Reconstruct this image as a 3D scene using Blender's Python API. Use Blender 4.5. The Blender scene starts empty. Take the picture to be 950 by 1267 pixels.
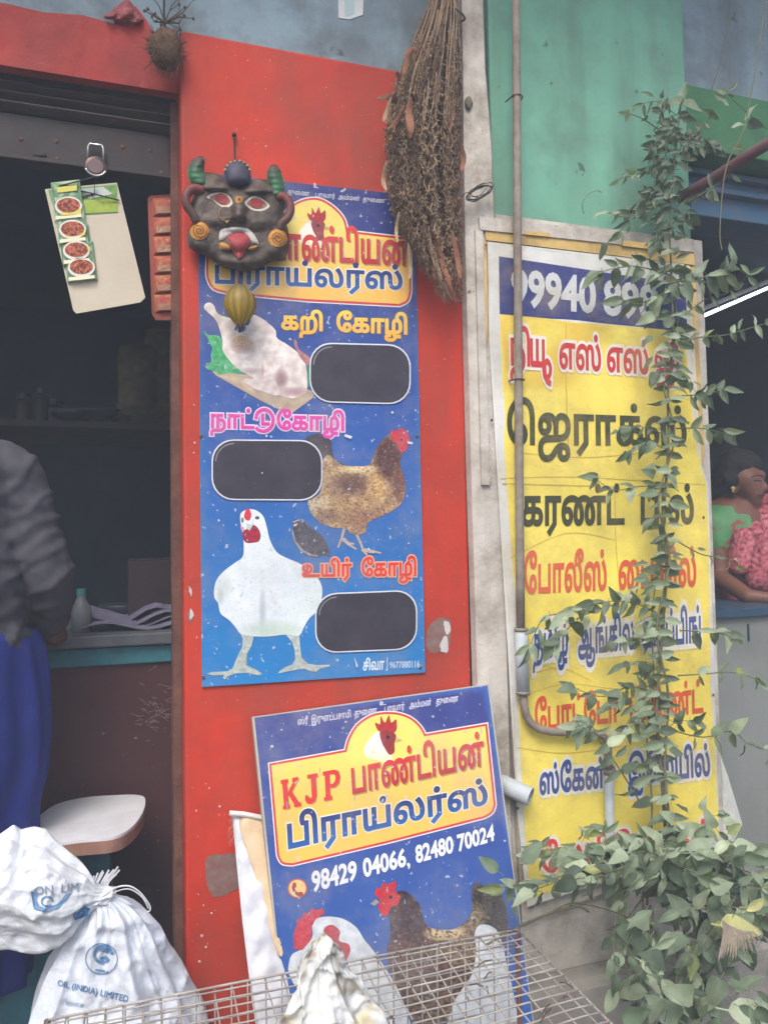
import bpy, bmesh, math, random
import numpy as np
from mathutils import Vector, Matrix, noise
from mathutils.geometry import delaunay_2d_cdt
from mathutils.bvhtree import BVHTree
random.seed(7)
SC = bpy.context.scene
COL = SC.collection
V = Vector

# ------------------------------------------------------------------ camera, world, sun, exposure
FPX, CAMH, CAMD = 940.0, 1.5, 1.866
CM = (Matrix.Rotation(math.radians(-18), 3, 'Z') @ Matrix.Rotation(math.radians(92.5), 3, 'X')
      @ Matrix.Rotation(math.radians(-1), 3, 'Z'))
CP = V((0, -CAMD, CAMH))
cam = bpy.data.cameras.new('camera')
cam.sensor_fit = 'VERTICAL'; cam.sensor_height = 36; cam.sensor_width = 27
cam.lens = FPX / 1267 * 36
cam.clip_start = 0.02; cam.clip_end = 500
camo = bpy.data.objects.new('camera', cam); COL.objects.link(camo)
camo.matrix_world = Matrix.Translation(CP) @ CM.to_4x4()
SC.camera = camo

world = bpy.data.worlds.new('World'); SC.world = world; world.use_nodes = True
wn = world.node_tree
bg = wn.nodes['Background']
sky = wn.nodes.new('ShaderNodeTexSky'); sky.sky_type = 'NISHITA'; sky.sun_disc = False
SUN_EL, SUN_AZ = 52, 208            # azimuth clockwise from +y: behind the camera, a little to its left
sky.sun_elevation = math.radians(SUN_EL); sky.sun_rotation = math.radians(SUN_AZ)
sky.dust_density = 4; sky.air_density = 1.0; sky.ozone_density = 1
wn.links.new(sky.outputs[0], bg.inputs[0]); bg.inputs[1].default_value = 0.12
sl = bpy.data.lights.new('sun', 'SUN'); sl.energy = 1.1; sl.angle = math.radians(25); sl.color = (1, 0.965, 0.92)
so = bpy.data.objects.new('sun', sl); COL.objects.link(so)
sd = V((math.sin(math.radians(SUN_AZ)) * math.cos(math.radians(SUN_EL)),
        math.cos(math.radians(SUN_AZ)) * math.cos(math.radians(SUN_EL)), math.sin(math.radians(SUN_EL))))
so.rotation_euler = sd.to_track_quat('Z', 'Y').to_euler(); so.location = sd * 20
SC.view_settings.view_transform = 'Standard'; SC.view_settings.look = 'None'
SC.view_settings.exposure = 1.12; SC.view_settings.gamma = 1; SC.view_settings.use_curve_mapping = False
SC.cycles.max_bounces = 6
HAZE = 0.034

# ------------------------------------------------------------------ picking places in the world
def ray(px, py):
    return CM @ V(((px - 475) / FPX, -(py - 633.5) / FPX, -1))
def U(px, py, y=0.0):                 # point of the upright plane at depth y
    d = ray(px, py); return CP + d * ((y - CP.y) / d.y)
def UZ(px, py, z):                    # point of the level plane at height z
    d = ray(px, py); return CP + d * ((z - CP.z) / d.z)
class Plane:
    def __init__(s, a, b, c):
        s.o = a; s.n = (b - a).cross(c - a).normalized()
        if s.n.dot(CP - a) < 0: s.n = -s.n
    def at(s, px, py, lift=0.0):
        d = ray(px, py); o = s.o + s.n * lift
        return CP + d * ((o - CP).dot(s.n) / d.dot(s.n))
class Wall(Plane):
    def __init__(s, y): s.o = V((0, y, 0)); s.n = V((0, -1, 0))
class Skin:                           # the visible side of a mesh, for print that lies on cloth
    def __init__(s, vs, fs): s.t = BVHTree.FromPolygons(vs, fs); s.last = None
    def at(s, px, py, lift=0.0):
        d = ray(px, py).normalized(); h = s.t.ray_cast(CP, d)
        p = h[0] if h[0] else CP + d * (s.last or 1.9)
        if h[0]: s.last = h[3]
        return p - d * lift

# ------------------------------------------------------------------ colours and materials
def lin(c): return tuple(((x / 255) / 12.92 if x / 255 <= .04045 else ((x / 255 + .055) / 1.055) ** 2.4) for x in c)
def L4(c): return (*lin(c), 1)
MATS = {}
def mat(name, col=(200, 200, 200), rough=.7, var=.25, vs=3., grime=None, ga=.5, gs=4., chips=None, ct=.62, cs=14.,
        bump=.15, bs=60., metal=0., vcol=False, speck=None, st=.70, ss=70., streak=0., spec=.3, sheen=0.):
    if name in MATS: return MATS[name]
    m = bpy.data.materials.new(name); m.use_nodes = True; nt = m.node_tree; N = nt.nodes; Lk = nt.links.new
    b = N['Principled BSDF']; b.inputs['Roughness'].default_value = rough; b.inputs['Metallic'].default_value = metal
    b.inputs['Specular IOR Level'].default_value = spec
    if sheen: b.inputs['Sheen Weight'].default_value = sheen
    g = N.new('ShaderNodeNewGeometry')
    def nz(scale, det=5, rg=.6, stretch=None):
        n = N.new('ShaderNodeTexNoise'); n.inputs['Scale'].default_value = scale
        n.inputs['Detail'].default_value = det; n.inputs['Roughness'].default_value = rg
        if stretch:
            mp = N.new('ShaderNodeMapping'); mp.inputs['Scale'].default_value = stretch
            Lk(g.outputs['Position'], mp.inputs[0]); Lk(mp.outputs[0], n.inputs['Vector'])
        else: Lk(g.outputs['Position'], n.inputs['Vector'])
        return n.outputs['Fac']
    def ramp(src, a, bb):
        r = N.new('ShaderNodeMapRange'); r.inputs[1].default_value = a; r.inputs[2].default_value = bb
        Lk(src, r.inputs[0]); return r.outputs[0]
    def mix(fac, a, bcol, mode='MIX'):
        x = N.new('ShaderNodeMix'); x.data_type = 'RGBA'; x.blend_type = mode
        if hasattr(fac, 'links') or not isinstance(fac, float): Lk(fac, x.inputs[0])
        else: x.inputs[0].default_value = fac
        for i, s in ((6, a), (7, bcol)):
            if isinstance(s, tuple): x.inputs[i].default_value = s
            else: Lk(s, x.inputs[i])
        return x.outputs[2]
    def mul(s, f):
        q = N.new('ShaderNodeMath'); q.operation = 'MULTIPLY'; Lk(s, q.inputs[0]); q.inputs[1].default_value = f
        return q.outputs[0]
    if vcol:
        a = N.new('ShaderNodeVertexColor'); a.layer_name = 'Col'; base = a.outputs['Color']
    else: base = L4(col)
    lo = 1 - var; hi = 1 + var * .55
    v = nz(vs); r = N.new('ShaderNodeMapRange'); Lk(v, r.inputs[0]); r.inputs[1].default_value = .3; r.inputs[2].default_value = .7
    r.inputs[3].default_value = lo; r.inputs[4].default_value = hi
    cb = N.new('ShaderNodeCombineColor')
    for i in range(3): Lk(r.outputs[0], cb.inputs[i])
    c = mix(1.0, base, cb.outputs[0], 'MULTIPLY')
    if streak:
        c = mix(mul(ramp(nz(6, 4, .6, (1, 1, .12)), .46, .70), streak), c, L4((70, 62, 55)))
    if grime is not None:
        c = mix(mul(ramp(nz(gs, 8, .7), .46, .68), ga), c, L4(grime))
    if chips is not None:
        c = mix(ramp(nz(cs, 6, .65), ct, ct + .02), c, L4(chips))
    if speck is not None:
        c = mix(mul(ramp(nz(ss, 2, .5), st, st + .05), .8), c, L4(speck))
    Lk(c, b.inputs['Base Color'])
    if bump:
        bp = N.new('ShaderNodeBump'); bp.inputs['Strength'].default_value = bump; bp.inputs['Distance'].default_value = .01
        Lk(nz(bs, 6, .7), bp.inputs['Height']); Lk(bp.outputs[0], b.inputs['Normal'])
    rr = N.new('ShaderNodeMapRange'); Lk(nz(20, 4), rr.inputs[0]); rr.inputs[3].default_value = max(.05, rough - .18); rr.inputs[4].default_value = min(1, rough + .18)
    Lk(rr.outputs[0], b.inputs['Roughness'])
    MATS[name] = m; return m
def glow(name, col, s):
    m = bpy.data.materials.new(name); m.use_nodes = True; b = m.node_tree.nodes['Principled BSDF']
    b.inputs['Base Color'].default_value = (.8, .8, .8, 1)
    b.inputs['Emission Color'].default_value = L4(col); b.inputs['Emission Strength'].default_value = s
    return m
PRINT = mat('printed_sheet', vcol=True, rough=.42, var=.10, vs=5, bump=.04, bs=25, speck=(180, 190, 205), st=.68, ss=85, grime=(146, 142, 144), ga=.34, gs=6, spec=.45)
FLEX = mat('banner_flex', vcol=True, rough=.5, var=.14, vs=4, bump=.5, bs=9, grime=(160, 142, 96), ga=.42, gs=6, streak=.10, spec=.4)
FLESH = mat('painted_detail', vcol=True, rough=.6, var=.15, vs=12, bump=.12, bs=90)

# ------------------------------------------------------------------ objects
def empty(name, loc, label, cat, group=None, kind=None):
    o = bpy.data.objects.new(name, None); COL.objects.link(o); o.location = loc; o.empty_display_size = .05
    o['label'] = label; o['category'] = cat
    if group: o['group'] = group
    if kind: o['kind'] = kind
    return o
def origin(o):
    p = V((0, 0, 0))
    while o: p = p + o.location; o = o.parent
    return p
def obj(name, vs, fs, m, parent=None, smooth=False, cols=None, label=None, cat=None, group=None, kind=None, base=None):
    off = origin(parent) if parent else V((0, 0, 0))
    b = base if base is not None else off
    me = bpy.data.meshes.new(name)
    me.from_pydata([tuple(V(v) - b) for v in vs], [], fs)
    me.materials.append(m)
    if smooth: me.polygons.foreach_set('use_smooth', [True] * len(me.polygons))
    if cols is not None:
        ca = me.color_attributes.new('Col', 'FLOAT_COLOR', 'POINT')
        ca.data.foreach_set('color', [x for c in cols for x in (*lin(c), 1)])
    me.update()
    o = bpy.data.objects.new(name, me); COL.objects.link(o)
    if parent: o.parent = parent; o.location = b - off
    else: o.location = b
    if label: o['label'] = label
    if cat: o['category'] = cat
    if group: o['group'] = group
    if kind: o['kind'] = kind
    return o
class MB:
    def __init__(s): s.v = []; s.f = []; s.c = []
    def add(s, vs, fs, c=None):
        n = len(s.v); s.v += [V(p) for p in vs]; s.f += [tuple(i + n for i in f) for f in fs]
        s.c += [c or (200, 200, 200)] * len(vs) if not isinstance(c, list) else c
        return s
    def box(s, a, b, c=None, bev=0.0):
        x0, y0, z0 = a; x1, y1, z1 = b
        if bev:
            bm = bmesh.new(); bmesh.ops.create_cube(bm, size=1)
            for q in bm.verts: q.co = V(((x0 + x1) / 2 + q.co.x * (x1 - x0), (y0 + y1) / 2 + q.co.y * (y1 - y0), (z0 + z1) / 2 + q.co.z * (z1 - z0)))
            bmesh.ops.bevel(bm, geom=bm.edges[:], offset=bev, segments=2, affect='EDGES', profile=.5)
            bm.verts.index_update()
            s.add([q.co.copy() for q in bm.verts], [[q.index for q in f.verts] for f in bm.faces], c); bm.free(); return s
        return s.add([(x0, y0, z0), (x1, y0, z0), (x1, y1, z0), (x0, y1, z0), (x0, y0, z1), (x1, y0, z1), (x1, y1, z1), (x0, y1, z1)],
                     [(0, 3, 2, 1), (4, 5, 6, 7), (0, 1, 5, 4), (1, 2, 6, 5), (2, 3, 7, 6), (3, 0, 4, 7)], c)
    def tube(s, pts, r, n=8, c=None, cap=True):
        pts = [V(p) for p in pts]; rs = r if isinstance(r, (list, tuple)) else [r] * len(pts)
        vs = []; t0 = None
        for i, p in enumerate(pts):
            t = (pts[min(i + 1, len(pts) - 1)] - pts[max(i - 1, 0)]).normalized()
            if t0 is None:
                u = t.orthogonal().normalized()
            else:
                u = (u - t * u.dot(t)); u = u.normalized() if u.length > 1e-6 else t.orthogonal().normalized()
            t0 = t; w = t.cross(u)
            for k in range(n):
                a = 2 * math.pi * k / n; vs.append(p + (u * math.cos(a) + w * math.sin(a)) * rs[i])
        fs = [(i * n + k, i * n + (k + 1) % n, (i + 1) * n + (k + 1) % n, (i + 1) * n + k) for i in range(len(pts) - 1) for k in range(n)]
        if cap: fs += [tuple(range(n))[::-1], tuple((len(pts) - 1) * n + k for k in range(n))]
        return s.add(vs, fs, c)
    def ball(s, p, r, n=10, c=None, sc=(1, 1, 1)):
        bm = bmesh.new(); bmesh.ops.create_uvsphere(bm, u_segments=n, v_segments=max(4, n * 2 // 3), radius=1)
        bm.verts.index_update()
        s.add([V(p) + V((q.co.x * r * sc[0], q.co.y * r * sc[1], q.co.z * r * sc[2])) for q in bm.verts], [[q.index for q in f.verts] for f in bm.faces], c)
        bm.free(); return s
    def out(s, name, m, parent=None, smooth=False, vc=False, **k):
        return obj(name, s.v, s.f, m, parent, smooth, s.c if vc else None, **k)

def spline(pts, k=6, closed=True):
    out = []; n = len(pts)
    for i in range(n if closed else n - 1):
        g = lambda j: V((*pts[j % n if closed else max(0, min(n - 1, j))],)).to_3d() if len(pts[0]) == 2 else V(pts[j % n if closed else max(0, min(n - 1, j))])
        p0, p1, p2, p3 = g(i - 1), g(i), g(i + 1), g(i + 2)
        for q in range(k):
            t = q / k
            out.append(.5 * ((2 * p1) + (p2 - p0) * t + (2 * p0 - 5 * p1 + 4 * p2 - p3) * t * t + (3 * p1 - p0 - 3 * p2 + p3) * t ** 3))
    if not closed: out.append(g(n - 1) if False else V((*pts[-1],)).to_3d() if len(pts[0]) == 2 else V(pts[-1]))
    return [(p.x, p.y) for p in out] if len(pts[0]) == 2 else out
def inside(P, poly):
    q = np.array(poly); x, y = P[:, 0][:, None], P[:, 1][:, None]
    x1, y1 = q[:, 0], q[:, 1]; x2, y2 = np.roll(x1, -1), np.roll(y1, -1)
    c = ((y1 > y) != (y2 > y)) & (x < (x2 - x1) * (y - y1) / (y2 - y1 + 1e-12) + x1)
    return c.sum(1) % 2 == 1
def dist(P, poly):
    q = np.array(poly); r = np.roll(q, -1, 0); d = r - q; w = P[:, None, :] - q[None]
    t = np.clip((w * d).sum(2) / ((d * d).sum(1) + 1e-12), 0, 1)
    return np.sqrt(((w - d[None] * t[..., None]) ** 2).sum(2)).min(1)
def fill(poly, step):                  # outline plus an inner grid of points -> pts, tris
    poly = [tuple(p) for p in poly]; a = np.array(poly)
    xs = np.arange(a[:, 0].min(), a[:, 0].max(), step); ys = np.arange(a[:, 1].min(), a[:, 1].max(), step * .87)
    g = np.array([(x + (.5 * step if j % 2 else 0), y) for j, y in enumerate(ys) for x in xs]) if len(xs) and len(ys) else np.zeros((0, 2))
    if len(g): g = g[inside(g, poly)]
    if len(g): g = g[dist(g, poly) > step * .4]
    pts = [V(p) for p in poly] + [V(p) for p in g]
    vo, eo, fo, *_ = delaunay_2d_cdt(pts, [], [list(range(len(poly)))], 1, 1e-5)
    return [(p.x, p.y) for p in vo], [tuple(f) for f in fo]
def fbm(x, y, s, seed=0, o=4): return noise.fractal(V((x * s, y * s, seed * 7.3)), 1.0, 2.0, o) * .5 + .5
def lerp(a, b, t): t = max(0, min(1, t)); return tuple(a[i] + (b[i] - a[i]) * t for i in range(3))
def decal(mb, poly, surf, lift, col, step=None, smooth=False):
    if smooth: poly = spline(poly, 5)
    if step: vs, fs = fill(poly, step)
    else:
        vo, eo, fo, *_ = delaunay_2d_cdt([V(p) for p in poly], [], [list(range(len(poly)))], 1, 1e-5); vs = [(p.x, p.y) for p in vo]; fs = [tuple(f) for f in fo]
    mb.add([surf.at(x, y, lift) for x, y in vs], fs, [col(x, y) if callable(col) else col for x, y in vs])
def pillow(mb, poly, surf, lift, depth, col, step=3., smooth=True, power=.5, rim=None, bumpf=None):
    if smooth: poly = spline(poly, 5)
    vs, fs = fill(poly, step); P = np.array(vs); d = dist(P, poly); D = rim or max(d.max(), 1e-3)
    h = [depth * (1 - (1 - min(1, q / D)) ** 2) ** power for q in d]
    if bumpf: h = [a + bumpf(x, y) * min(1, q / (D * .5)) for a, (x, y), q in zip(h, vs, d)]
    front = [surf.at(x, y, lift + a) for (x, y), a in zip(vs, h)]; n = len(vs)
    back = [surf.at(x, y, lift - .004) for x, y in vs]
    c = [col(x, y) if callable(col) else col for x, y in vs]
    # outline edges closed by a skirt
    ec = {}
    for f in fs:
        for i in range(3):
            e = (f[i], f[(i + 1) % 3]); ec[e] = ec.get(e, 0) + 1
    sk = [(e[0], e[1], e[1] + n, e[0] + n) for e in ec if (e[1], e[0]) not in ec]
    mb.add(front + back, list(fs) + [tuple(i + n for i in f[::-1]) for f in fs] + sk, c + c)
def slab(mb, poly, surf, lift, th, col=None):   # a flat plate of real thickness behind its front face
    n = len(poly); a = [surf.at(x, y, lift) for x, y in poly]; b = [p - surf.n * th for p in a]
    mb.add(a + b, [tuple(range(n)), tuple(range(n, 2 * n))[::-1]] + [(i, i + n, (i + 1) % n + n, (i + 1) % n) for i in range(n)], col)

# ------------------------------------------------------------------ lettering
def stroke(pts, w):                    # an open stroke as one closed contour
    pts = [V(p) for p in spline(pts, 5, False)]; l = []; r = []
    for i, p in enumerate(pts):
        t = (pts[min(i + 1, len(pts) - 1)] - pts[max(i - 1, 0)]).normalized(); n = V((-t.y, t.x))
        l.append(p + n * w / 2); r.append(p - n * w / 2)
    return [tuple(q) for q in l + r[::-1]]
_gc = {}
def glyphs(body):
    if body in _gc: return _gc[body]
    c = bpy.data.curves.new('tmp', 'FONT'); c.body = body; c.fill_mode = 'NONE'; c.resolution_u = 3
    o = bpy.data.objects.new('tmp', c); COL.objects.link(o); dg = bpy.context.evaluated_depsgraph_get()
    me = bpy.data.meshes.new_from_object(o.evaluated_get(dg)); cs = []; cur = []; last = None
    adj = {}
    for e in me.edges:
        a, b = e.vertices; adj.setdefault(a, []).append(b); adj.setdefault(b, []).append(a)
    seen = set()
    for i in range(len(me.vertices)):
        if i in seen or i not in adj: continue
        ch = [i]; seen.add(i); nx = i + 1 if (i + 1) in adj[i] else adj[i][0]
        while nx not in seen:
            ch.append(nx); seen.add(nx)
            q = [k for k in adj[nx] if k not in seen]
            if not q: break
            nx = min(q)
        if len(ch) > 2: cs.append([(me.vertices[k].co.x, me.vertices[k].co.y) for k in ch])
    bpy.data.objects.remove(o); bpy.data.meshes.remove(me); bpy.data.curves.remove(c)
    _gc[body] = cs; return cs
def area(c): return sum(c[i][0] * c[(i + 1) % len(c)][1] - c[(i + 1) % len(c)][0] * c[i][1] for i in range(len(c))) / 2
def widen(cs, d):
    if not cs: return cs
    s = 1 if area(max(cs, key=lambda c: abs(area(c)))) > 0 else -1; out = []
    for c in cs:
        k = []
        for p in c:
            if not k or (abs(p[0] - k[-1][0]) + abs(p[1] - k[-1][1])) > 1e-4: k.append(p)
        n = len(k); r = []
        for i in range(n):
            p = V(k[i]); a = (p - V(k[i - 1])).normalized(); b = (V(k[(i + 1) % n]) - p).normalized()
            na, nb = V((a.y, -a.x)) * s, V((b.y, -b.x)) * s; m = na + nb
            m = m / max(.35, m.dot(na)) if m.length > 1e-6 else na
            if m.length > 2: m = m.normalized() * 2
            r.append(tuple(p + m * d))
        out.append(r)
    return out, s
def solid(cs, s):
    pts = []; ed = []
    for c in cs:
        n = len(pts); pts += [V(p) for p in c]; ed += [(n + i, n + (i + 1) % len(c)) for i in range(len(c))]
    vo, eo, fo, *_ = delaunay_2d_cdt(pts, ed, [], 0, 1e-5)
    vs = [(p.x, p.y) for p in vo]; cen = np.array([[sum(vs[i][k] for i in f) / len(f) for k in (0, 1)] for f in fo])
    w = np.zeros(len(fo)); x, y = cen[:, 0][:, None], cen[:, 1][:, None]
    for c in cs:
        q = np.array(c); x1, y1 = q[:, 0], q[:, 1]; x2, y2 = np.roll(x1, -1), np.roll(y1, -1)
        il = (x2 - x1) * (y - y1) - (x - x1) * (y2 - y1)
        w += ((y1 <= y) & (y2 > y) & (il > 0)).sum(1) - ((y1 > y) & (y2 <= y) & (il < 0)).sum(1)
    return vs, [tuple(f) for f, k in zip(fo, w) if k * s > 0]
CUSTOM = {}
def custom(name, w=.085):
    X = {'du': [[(.10, .42), (.18, .66), (.45, .80), (.75, .72), (.92, .42), (.84, .08), (.55, -.10), (.25, -.08), (.12, .02)], [(.42, .60), (.42, .4), (.42, .2)], [(.40, .2), (.55, .2), (.72, .2)]],
         'yuu': [[(.05, .58), (.05, .3), (.06, .04)], [(.06, .04), (.3, .04), (.6, .04)], [(.33, .58), (.33, .3), (.33, .04)], [(.62, .58), (.62, .3), (.62, -.05), (.7, -.25), (.9, -.2), (.95, 0), (.8, .12), (.68, 0), (.75, -.3), (.95, -.38)]]}
    cs = []
    for p in X[name]:
        c = stroke(p, w)
        if area(c) > 0: c = c[::-1]
        cs.append(c)
    return cs
def order(s):                          # vowel signs that are written before their consonant
    s = s.replace('\u0bca', '\u0bc6\u0bbe').replace('\u0bcb', '\u0bc7\u0bbe'); o = []
    for c in s:
        if c in '\u0bc6\u0bc7\u0bc8' and o: o.insert(len(o) - 1, c)
        else: o.append(c)
    return ''.join(o)
def layout(parts, sp=.06):            # strings and custom glyphs set one after the other
    if isinstance(parts, str): return glyphs(order(parts))
    x = 0; out = []
    for p in parts:
        if isinstance(p, (int, float)): x += p; continue
        cs = custom(p[1:]) if p.startswith('#') else glyphs(order(p))
        if not cs: x += .3; continue
        if p.startswith('#'):
            g = glyphs('பா'); sg = area(max(g, key=lambda c: abs(area(c))))
            if sg > 0: cs = [c[::-1] for c in cs]
        mn = min(q[0] for c in cs for q in c); mx = max(q[0] for c in cs for q in c)
        out += [[(a - mn + x, b) for a, b in c] for c in cs]; x += mx - mn + sp
    return out
def text(parts, quad, surf, lift, col, bold=.02, parent=None, name='lettering', m=None, halo=None, hw=.05, hname='lettering_outline', shadow=None):
    cs = layout(parts)
    xs = [p[0] for c in cs for p in c]; ys = [p[1] for c in cs for p in c]
    x0, x1, y0, y1 = min(xs) - bold, max(xs) + bold, min(ys) - bold, max(ys) + bold
    TL, TR, BR, BL = [V(q) for q in quad]
    def at(x, y, l, dx=0, dy=0):
        u = (x - x0) / (x1 - x0); v = (y1 - y) / (y1 - y0)
        p = (TL * (1 - u) + TR * u) * (1 - v) + (BL * (1 - u) + BR * u) * v
        return surf.at(p.x + dx, p.y + dy, l)
    subs = []
    def emit(nm, d, l, c, dx=0, dy=0):
        k, s = widen(cs, d); vs, fs = solid(k, s)
        mb = MB(); mb.add([at(x, y, l, dx, dy) for x, y in vs], fs, [c((y1 - y) / (y1 - y0)) if callable(c) else c for x, y in vs])
        return mb.out(nm, m or PRINT, parent, vc=True)
    if shadow: subs.append(emit('lettering_shadow', bold, lift - .0004, shadow, 1.6, 1.8))
    if halo: subs.append(emit(hname, bold + hw, lift - .0008, halo))
    o = emit(name, bold, lift, col)
    for q in subs: q.parent = o
    return o
def ring(px, py, rx, ry=None, n=28, rot=0):
    ry = ry or rx
    return [(px + rx * math.cos(2 * math.pi * i / n + rot), py + ry * math.sin(2 * math.pi * i / n + rot)) for i in range(n)]
def grow(poly, d):
    s = 1 if area(poly) > 0 else -1; n = len(poly); r = []
    for i in range(n):
        p = V(poly[i]); a = (p - V(poly[i - 1])).normalized(); b = (V(poly[(i + 1) % n]) - p).normalized()
        m = V((a.y, -a.x)) * s + V((b.y, -b.x)) * s
        m = m / max(.4, m.dot(V((a.y, -a.x)) * s)) if m.length > 1e-6 else V((0, 0)); r.append(tuple(p + m * d))
    return r

def under(child, part): child.parent = part; return child     # a sub-part; both sit at their thing's origin
# ------------------------------------------------------------------ cloth, bodies
def remesh(capsules, voxel, smooth=6):
    mb = MB()
    for a, b, ra, rb in capsules:
        a, b = V(a), V(b); n = max(2, int((b - a).length / (min(ra, rb) * .35)) + 1)
        for i in range(n + 1):
            t = i / n; mb.ball(a.lerp(b, t), ra + (rb - ra) * t, 12)
    me = bpy.data.meshes.new('tmp'); me.from_pydata([tuple(v) for v in mb.v], [], mb.f)
    o = bpy.data.objects.new('tmp', me); COL.objects.link(o)
    r = o.modifiers.new('r', 'REMESH'); r.mode = 'VOXEL'; r.voxel_size = voxel
    if smooth: s = o.modifiers.new('s', 'SMOOTH'); s.factor = .5; s.iterations = smooth
    dg = bpy.context.evaluated_depsgraph_get(); e = bpy.data.meshes.new_from_object(o.evaluated_get(dg))
    vs = [v.co.copy() for v in e.vertices]; fs = [tuple(p.vertices) for p in e.polygons]
    bpy.data.objects.remove(o); bpy.data.meshes.remove(me); bpy.data.meshes.remove(e)
    return vs, fs
def crease(vs, amp, s, seed=0):       # sharp-crested cloth folds
    out = []
    for v in vs:
        q = v * s + V((seed, 0, seed)); q = q + V((noise.noise(q * .7), noise.noise(q * .7 + V((5, 0, 0))), noise.noise(q * .7 + V((0, 5, 0))))) * .8
        r = 1 - abs(noise.noise(q)) * 2.6; r2 = 1 - abs(noise.noise(q * 2.2)) * 2.6
        out.append(v + V((.15, -1, .1)) * amp * (r ** 3 if r > 0 else r * .3) + V((0, -1, 0)) * amp * .4 * (r2 ** 3 if r2 > 0 else r2 * .2))
    return out
def crumple(vs, amp, s, seed=0):
    out = []
    for v in vs:
        q = v * s + V((seed, seed * 2, 0)); out.append(v + V((noise.noise(q), noise.noise(q + V((9, 0, 0))), noise.noise(q + V((0, 9, 0))))) * amp
                   + V((0, -1, 0)) * amp * (1 - abs(noise.noise(q * 2.3)) * 2) * .6)
    return out
#BODY
# ================================================================== THE SETTING
M_ground = mat('street_dirt', (96, 88, 78), .95, .4, 2, grime=(60, 54, 48), ga=.7, gs=5, bump=.6, bs=30)
M_conc = mat('concrete', (150, 146, 138), .9, .25, 5, grime=(85, 78, 70), ga=.7, gs=6, bump=.5, bs=40)
M_red = mat('red_wall_paint', (196, 56, 36), .66, .30, 2.6, grime=(132, 72, 58), ga=.6, gs=2.2, chips=(128, 104, 92), ct=.715, cs=9, bump=.35, bs=22, speck=(206, 160, 146), st=.70, ss=95, streak=.35)
M_redd = mat('red_lintel_paint', (166, 44, 36), .6, .25, 3, grime=(80, 45, 42), ga=.5, gs=5, chips=(110, 90, 82), ct=.72, bump=.4, bs=22)
M_blue = mat('pale_blue_wall_paint', (136, 156, 166), .8, .15, 2.5, grime=(88, 90, 90), ga=.75, gs=4, bump=.3, bs=25, streak=.5, speck=(80, 80, 78), st=.70, ss=18)
M_green = mat('sea_green_wall_paint', (112, 168, 144), .7, .2, 2, grime=(92, 118, 104), ga=.7, gs=3.5, bump=.2, bs=22, speck=(70, 88, 78), st=.69, ss=20, streak=.42)
M_green2 = mat('leaf_green_beam_paint', (70, 122, 84), .7, .2, 3, grime=(50, 70, 55), ga=.5, gs=5, bump=.2)
M_white = mat('weathered_white_paint', (200, 194, 184), .75, .2, 5, grime=(128, 116, 100), ga=.8, gs=6, chips=(122, 110, 96), ct=.69, cs=18, bump=.5, bs=30, streak=.45)
M_dark = mat('dark_interior_wall', (52, 64, 88), .9, .3, 2, bump=.2)  # dark blue-grey base colour for the whole room
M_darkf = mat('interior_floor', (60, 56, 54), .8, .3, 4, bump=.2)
M_maroon = mat('maroon_counter_front', (84, 48, 48), .6, .25, 5, grime=(50, 40, 40), ga=.6, gs=5, speck=(150, 135, 128), st=.70, ss=45, bump=.2)
M_teal = mat('teal_edge_paint', (54, 116, 128), .55, .25, 9, grime=(40, 60, 66), ga=.5, gs=14, bump=.15)
M_steel = mat('shutter_steel', (48, 44, 45), .5, .25, 6, grime=(76, 52, 46), ga=.5, gs=8, bump=.12, metal=.25, streak=.3)
M_rust = mat('rusty_steel', (112, 78, 66), .8, .35, 18, grime=(70, 46, 38), ga=.7, gs=25, bump=.5, bs=120)
M_wire = mat('galvanised_wire', (176, 172, 166), .6, .3, 20, grime=(128, 108, 96), ga=.6, gs=14, bump=.3, bs=200, metal=.2)

g = MB(); N = 24
xs = [-60 + 120 * i / N for i in range(N + 1)]
g.add([(x, y, 0) for y in xs for x in xs], [(j * (N + 1) + i, j * (N + 1) + i + 1, (j + 1) * (N + 1) + i + 1, (j + 1) * (N + 1) + i) for j in range(N) for i in range(N)])
g.out('ground', M_ground, kind='structure')

ZT = 2.77                                             # top of the red paint
shop = empty('chicken_shop', (-.9, .0, 0), 'red painted chicken shop with a half raised steel shutter over a dark room', 'building')
# ---- the red pillar with a soft arris
pz = MB().box((.104, .0, 0), (.842, .24, ZT), bev=.008)
pz.out('pillar', M_red, shop)
ch = MB(); W0 = Wall(0)
for p in ([(541, 766), (548, 764), (557, 768), (558, 786), (553, 808), (545, 806), (534, 808), (528, 798), (530, 776)],
          [(256, 1062), (286, 1056), (300, 1060), (302, 1092), (270, 1110), (258, 1098)],
          [(232, 760), (237, 754), (239, 764), (235, 770)]):
    q = spline(p, 9); q = [(a + 2.2 * noise.noise(V((a * .3, b * .3, 1))) + random.uniform(-.5, .5), b + 2.2 * noise.noise(V((a * .3, b * .3, 5))) + random.uniform(-.5, .5)) for a, b in q]
    ch = MB(); decal(ch, q, W0, .0012, lambda x, y: lerp((128, 88, 82), (132, 114, 108), fbm(x, y, .12) * 1.6 - .3), 3)
    ch.out('bare_plaster_patch', FLESH, shop, vc=True)
ch = MB()
for p in ([(549, 770), (556, 770), (557, 782), (552, 785)], [(545, 795), (552, 786), (555, 805), (546, 806)], [(234, 726), (238, 730), (236, 738)], [(236, 752), (240, 762), (235, 766)]):
    q = [(a + random.uniform(-.8, .8), b + random.uniform(-.8, .8)) for a, b in spline(p, 5)]; decal(ch, q, W0, .002, (196, 190, 188))
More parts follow.
